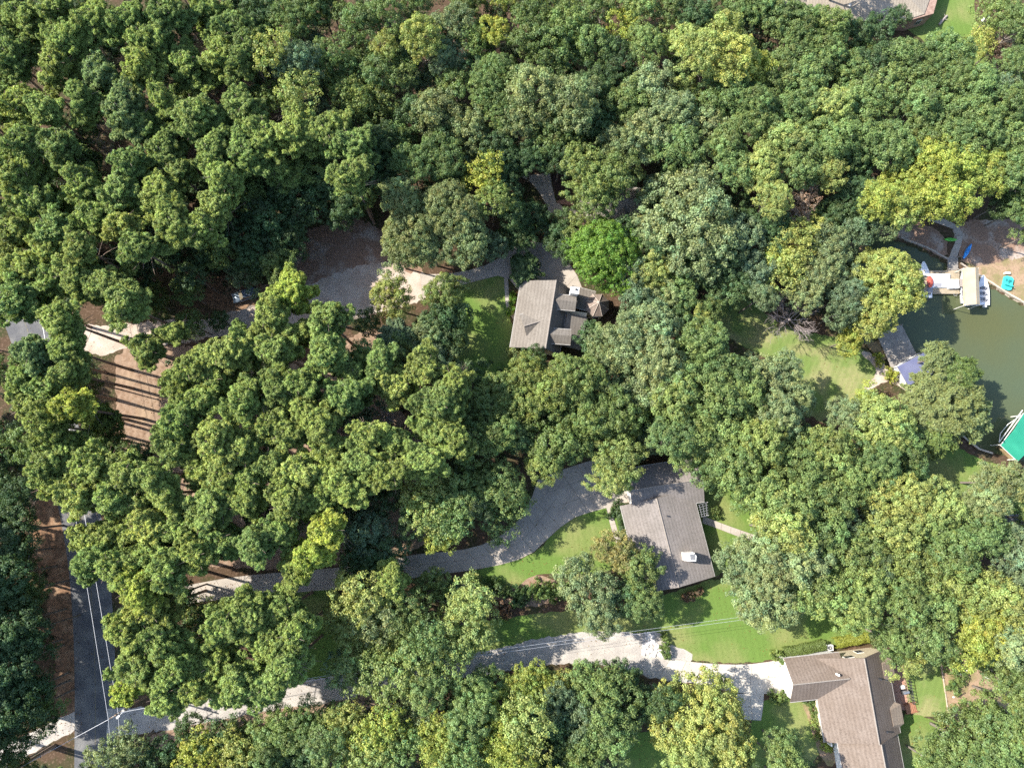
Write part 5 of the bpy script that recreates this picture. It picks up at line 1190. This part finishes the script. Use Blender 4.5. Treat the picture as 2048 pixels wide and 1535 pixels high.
# crowns just outside the frame, whose shade falls into the picture
T('''
p ol -60 60 46; p ol -60 220 46; p gr -70 400 46; p ol -260 700 46; p gr -270 820 48; p ol -260 930 48; p gr -360 640 48; p gr -380 780 48; p gr -380 900 48
p ol -150 1060 48 22; p gr -140 1180 48 22; p ol -150 1290 48 22; p gr -140 1390 48 22; p ol -150 1490 48 22; p ol -250 1030 48 22; p gr -250 1130 48 22; p ol -250 1240 48 22; p ol -250 1340 48 22; p ol -250 1440 48 22
p ol -350 1080 48 22; p gr -350 1190 48 22; p ol -350 1290 48 22; p gr -350 1390 48 22; b dg -20 930 46 13; b dg -60 1100 46 14; b gr -50 1220 46 15; b gr -50 1340 46 15; b gr -40 1450 46 14; p ol -200 1580 48; p gr -60 1590 48 21
p ol 60 1620 48 21; p gr 150 1630 46; b gr 1700 -60 50; b gr 2110 120 50; b gr 2110 300 50; b gr 2110 1050 50; b gr 2110 1200 50; p gr 340 -60 44; p gr 200 -60 44; b gr 640 -60 48
b gr 820 -60 48; b gr 1000 -60 48; b gr 1180 -60 48; b gr 1360 -60 48; b gr 1520 -50 44; b gr 720 1590 48; b gr 900 1590 48; b lg 1100 1590 48; b gr 500 1590 46; p gr 340 1600 44
''')
CLEAR = [[(40, 620), (240, 600), (440, 600), (560, 560), (640, 440), (780, 440), (960, 520), (1060, 470), (1240, 560), (1230, 640), (1130, 710), (1010, 700), (890, 760), (890, 600), (720, 700), (330, 710), (340, 900), (225, 900), (225, 720), (30, 700)],
         [(340, 1140), (900, 1060), (1060, 920), (1400, 890), (1560, 1000), (1560, 1100), (1600, 1180), (1780, 1220), (2080, 1300), (2080, 1480), (1900, 1560), (1500, 1560), (1460, 1400), (1220, 1350), (960, 1350), (280, 1500), (200, 1480), (230, 1420), (420, 1240)],
         [(1400, 560), (1560, 620), (1700, 640), (1680, 480), (1900, 420), (2150, 420), (2150, 1000), (1900, 1060), (1780, 900), (1600, 840), (1420, 680)],
         [(1030, 340), (1130, 340), (1300, 340), (1300, 470), (1040, 460)], [(1500, -80), (2000, -80), (2010, 150), (1850, 120), (1500, 60)],
         [(112, 1540), (108, 1200), (70, 950), (40, 850), (-60, 500), (30, 500), (180, 900), (230, 1200), (235, 1540)], [(1240, 1460), (1380, 1450), (1390, 1600), (1220, 1600)]]
ur = random.Random(17); cand = []
KN['u'] = ('understory_tree', 'understory tree', 'tree', 'low shaded trees under the canopy')
A_ = [(t['x'], t['y'], t['r']) for t in TREES if t['k'] != 's']
for _ in range(9000):
    x, y = ur.uniform(-30, 2080), ur.uniform(-30, 1570)
    if any(bool(inside(pl_, np.array([x]), np.array([y]))[0]) for pl_ in CLEAR): continue
    gapd = min(math.hypot(x - a[0], y - a[1]) / a[2] for a in A_)
    if gapd < (.95 if (x < 800 and 640 < y < 1160) else .55 if x < 1000 else .68): continue
    if any(math.hypot(x - c_['x'], y - c_['y']) < 40 for c_ in cand): continue
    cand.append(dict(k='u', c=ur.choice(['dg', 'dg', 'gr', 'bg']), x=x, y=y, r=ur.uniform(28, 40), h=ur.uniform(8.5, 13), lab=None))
    if len(cand) > 260: break
TREES += cand
def nearest_var(kind, Rm):
    best = min(LIB[kind], key=lambda e: abs(math.log(e[0] / Rm)));  return best
tr = random.Random(99)
used_combo = {}
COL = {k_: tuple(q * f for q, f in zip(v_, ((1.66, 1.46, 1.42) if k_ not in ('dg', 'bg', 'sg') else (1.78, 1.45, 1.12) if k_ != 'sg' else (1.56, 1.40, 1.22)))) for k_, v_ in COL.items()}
# ---- names for each tree from what it stands beside
def describe(trees):
    buckets = {}
    for t in trees:
        lm = min(LANDMARKS, key=lambda l: math.hypot(l[1] - t['x'], l[2] - t['y'])); dx, dy = t['x'] - lm[1], t['y'] - lm[2]; d = math.hypot(dx, dy)
        a = math.degrees(math.atan2(-dy, dx)) % 360
        o = int(((a + 22.5) % 360) // 45)
        t['where'] = ['on the lake side of', 'above, lakeward of', 'above', 'above, roadward of', 'on the road side of', 'below, roadward of', 'below', 'below, lakeward of'][o] + ' ' + lm[0]
        t['d'] = d; buckets.setdefault((t['k'], t['c'], t['where']), []).append(t)
    ORD = ['', 'second', 'third', 'fourth', 'fifth', 'sixth', 'seventh', 'eighth', 'ninth', 'tenth', 'eleventh', 'twelfth', 'thirteenth', 'fourteenth']
    for (k, c, wh), ts in buckets.items():
        ts.sort(key=lambda q: q['d'])
        for i, t in enumerate(ts):
            nm = CNAME[c] + ' ' + KN[k][1]
            if len(ts) == 1: t['lab'] = t['lab'] or '%s %s %s' % ('large' if t['r'] > 52 else ('small' if t['r'] < 33 else 'medium-sized'), nm, wh)
            else: t['lab'] = t['lab'] or '%s, %s out %s' % (nm, 'first' if i == 0 else ORD[i], wh)
describe(TREES)
for i, t in enumerate(TREES):
    k = t['k']; small = k == 's'
    if t['h'] is None: t['h'] = (tr.uniform(19.5, 23.5) if k == 'p' else tr.uniform(13.5, 16.5))
    h = t['h']
    zc = h * .55 if small else (h - 3.0 if k == 'p' else h * .78 if h < 9 else h - 3.4)
    pos = P(t['x'], t['y'], zc); Rm = t['r'] * (H - zc) / F * ((1.04 if t['y'] > 640 else 1.12) if k == 'p' else 1.08 if k in 'bc' and h > 12 else 1.02)
    Rlib, variants = nearest_var('b' if k == 'u' else k, Rm); vm = variants[tr.randrange(len(variants))]
    sc = Rm / Rlib
    root = thing(KN[k][0], t['lab'], KN[k][2], (pos.x, pos.y, 0), tr.uniform(0, 6.283), KN[k][3])
    cr_ = bpy.data.objects.new('crown', vm); C.objects.link(cr_); cr_.parent = root
    if k == 'p':
        szz = sc * tr.uniform(.9, 1.1); top = 5.6 if Rlib < 3.2 else 6.4; cr_.location = (0, 0, h - top * szz * .98); cr_.scale = (sc * tr.uniform(.93, 1.07), sc, szz)
        tk = LIB['tp'][tr.randrange(6)]; tz = h / 21.0; tscale = (1, 1, tz)
    elif small:
        cr_.location = (0, 0, 0.12); zt = h / (.95 * sc * 1.0) ; cr_.scale = (sc, sc, max(.6, min(zt, 1.6)) * sc * .95); tk = None
    else:
        zs = 1.0 if k in 'bcu' else .9
        topz = Rlib * sc * (1.12 if k in 'bcu' else .85); szz = sc * min(1.0, (h - .8) / topz)
        cr_.location = (0, 0, max(.3, h - topz * szz / sc)); cr_.scale = (sc * tr.uniform(.94, 1.06), sc, szz * zs)
        rb_ = min(LIB['tb'], key=lambda q: abs(q - Rm)); tk = LIB['tb'][rb_][tr.randrange(2)]; tz = h * .93 / 15.0; tscale = (Rm / rb_ * .9, Rm / rb_ * .9, tz)
    cr_['label'] = None; del cr_['label']
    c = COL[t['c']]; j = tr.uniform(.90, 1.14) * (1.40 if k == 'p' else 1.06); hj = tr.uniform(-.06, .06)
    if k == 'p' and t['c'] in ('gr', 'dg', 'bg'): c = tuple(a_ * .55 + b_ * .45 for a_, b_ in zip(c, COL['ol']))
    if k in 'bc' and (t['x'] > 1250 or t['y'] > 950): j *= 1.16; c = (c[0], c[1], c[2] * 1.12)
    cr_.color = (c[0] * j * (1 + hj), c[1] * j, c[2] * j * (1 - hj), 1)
    if tk is not None:
        tko = bpy.data.objects.new('trunk', tk); C.objects.link(tko); tko.parent = root; tko.scale = tscale
    else:
        s_ = MB(); 
        if 'stem' not in LIB: s_.tube([(0, 0, -.1), (0, 0, .5)], [.06, .04], 5); LIB['stem'] = s_.mesh('stem', BARK2)
        so = bpy.data.objects.new('stem', LIB['stem']); C.objects.link(so); so.parent = root

# bare trees
for (x, y, R, h, sp, seed, lab, nm) in ((1590, 632, 5.4, 10, .5, 1, 'bare grey-white tree spreading over the edge of the lakeside lawn', 'bare_tree'),
                                  (1636, 415, 2.2, 13, .8, 2, 'small bleached bare treetop beside the browned crown', 'bare_tree'),
                                  (765, 830, 2.0, 18, .7, 3, 'bleached bare treetop among the pines in the middle of the wood', 'bare_tree'),
                                  (188, 285, 2.6, 17, .5, 4, 'fallen looking grey bare branches in the dark gap between pines', 'bare_tree')):
    tm_, cm_ = bare_mesh(seed, R, h, sp); p = P(x, y, h * .72); root = thing(nm, lab, 'bare tree', (p.x, p.y, 0))
    obj('trunk', tm_, None, root); obj('bare_branches', cm_, None, root)

for (x, y, R, h, seed, lab) in ((1003, 795, 1.3, 16.5, 11, 'tiny bleached twig top among crowns above the curved driveway'), (1436, 905, 1.3, 16, 12, 'tiny pale twig top poking out above the wide house lawn'),
                                (1668, 128, 1.5, 16, 13, 'pale twig top in the canopy below the brick walled house'), (1960, 1120, 1.4, 16.5, 14, 'pale twig top in the canopy near the dark shed')):
    tm_, cm_ = bare_mesh(seed, R, h, .8); p = P(x, y, h * .8); root = thing('bare_tree', lab, 'bare tree', (p.x, p.y, 0)); obj('trunk', tm_, None, root); obj('bare_branches', cm_, None, root)
# clipped hedges
def hedge(label, pix, width, h, c, seed):
    pts = [P(x, y, h / 2) for x, y in pix]; ctr = sum(pts, Vector((0, 0, 0))) / len(pts); rg = np.random.default_rng(seed); pos, nr = [], []
    for i in range(len(pts) - 1):
        a, b_ = pts[i], pts[i + 1]; d = b_ - a; L = math.hypot(d.x, d.y); n = int(L * 420)
        t = rg.random(n); s = rg.uniform(-1, 1, n); zz = h * rg.uniform(.1, 1, n); top = rg.random(n) < .6
        zz[top] = h * rg.uniform(.93, 1.04, top.sum()); side = ~top; s[side] = np.sign(s[side]) * rg.uniform(.9, 1.02, side.sum())
        nx_, ny_ = -d.y / L, d.x / L; wv = width / 2 * (1 + .07 * np.sin(t * L * 2.2))
        pos.append(np.stack([a.x + d.x * t + nx_ * s * wv - ctr.x, a.y + d.y * t + ny_ * s * wv - ctr.y, zz], 1))
        nn = np.stack([nx_ * s, ny_ * s, np.where(top, 1.4, .3)], 1) + rg.normal(size=(n, 3)) * .4; nr.append(nn)
    pos = np.concatenate(pos); nr = np.concatenate(nr); v = np.clip(rg.normal(1, .16, len(pos)), .5, 1.5)
    me_ = quads_mesh('hedge', pos, nr, .10 * rg.uniform(.8, 1.3, len(pos)), .7, np.stack([v * 1.05, v, v * .95], 1), LEAF, seed=seed)
    o = obj('hedge', me_, None, loc=(ctr.x, ctr.y, 0)); o.color = (*COL[c], 1); return tag(o, label, 'hedge')
hedge('clipped dark hedge on the garage side of the air conditioner', [(1566, 1304), (1600, 1298), (1648, 1287)], 1.5, 1.5, 'gr', 1)
hedge('clipped yellower hedge on the lake side of the air conditioner', [(1667, 1285), (1700, 1279), (1734, 1273)], 1.5, 1.4, 'yg', 2)
hedge('low dark hedge along the garden path by the wide house', [(1240, 1022), (1252, 1080)], 1.5, 1.1, 'dg', 3)

# undergrowth: uncountable low leaves on the forest floor (lawns, drives and houses kept clear)
rg = np.random.default_rng(5); n = 5200
ux, uy = rg.uniform(-60, 2110, n), rg.uniform(-60, 1600, n); keep = np.ones(n, bool)
for pl_ in CLEAR: keep &= ~inside(pl_, ux, uy)
ux, uy = ux[keep], uy[keep]; ctrs = np.array([tuple(P(a, b_, 0)) for a, b_ in zip(ux, uy)])
rad = rg.uniform(.3, 1.1, len(ctrs)); per = 26; idx = np.repeat(np.arange(len(ctrs)), per)
d = sphere_dirs(rg, len(idx), 0); pos = ctrs[idx] + d * (rad[idx] * rg.uniform(.6, 1.1, len(idx)))[:, None] * np.array([1, 1, .9])
v = rg.normal(1, .25, len(ctrs))[idx] * rg.normal(1, .15, len(idx)); v = np.clip(v, .4, 1.8)
uo = obj('undergrowth', quads_mesh('undergrowth', pos, d + rg.normal(size=d.shape) * .5 + np.array([0, 0, .5]), .17 * rg.uniform(.7, 1.3, len(idx)), .6, np.stack([v, v, v], 1), LEAF), None)
uo.color = (.055, .09, .03, 1); tag(uo, kind='stuff')

# fallen leaves drifted over drives, lane, court, lawns and roadside: nobody could count them
rg = np.random.default_rng(8); n = 26000
fx, fy = rg.uniform(60, 2040, n), rg.uniform(420, 1530, n); fk = np.zeros(n, bool)
for pl_ in CLEAR[:3] + CLEAR[5:]: fk |= inside(pl_, fx, fy)
cl = np.sin(fx * .021 + 1.3 * np.sin(fy * .017)) * np.sin(fy * .026 + np.sin(fx * .011)); fk &= (cl + rg.normal(0, .45, n)) > .25
lk = inside([tuple(q) for q in LAKE_PX], fx, fy); fk &= ~lk
fx, fy = fx[fk], fy[fk]; pos = np.array([tuple(P(a, b_, 0.055)) for a, b_ in zip(fx, fy)])
v = rg.uniform(.5, 1.5, len(pos)); tint = np.stack([v, v * rg.uniform(.55, .9, len(pos)), v * .35], 1)
fl_ = obj('fallen_leaves', quads_mesh('fallen_leaves', pos, rg.normal(size=pos.shape) * .25 + np.array([0, 0, 1.0]), .085 * rg.uniform(.6, 1.4, len(pos)), .7, tint, LEAF), None)
fl_.color = (.22, .17, .10, 1); tag(fl_, kind='stuff')
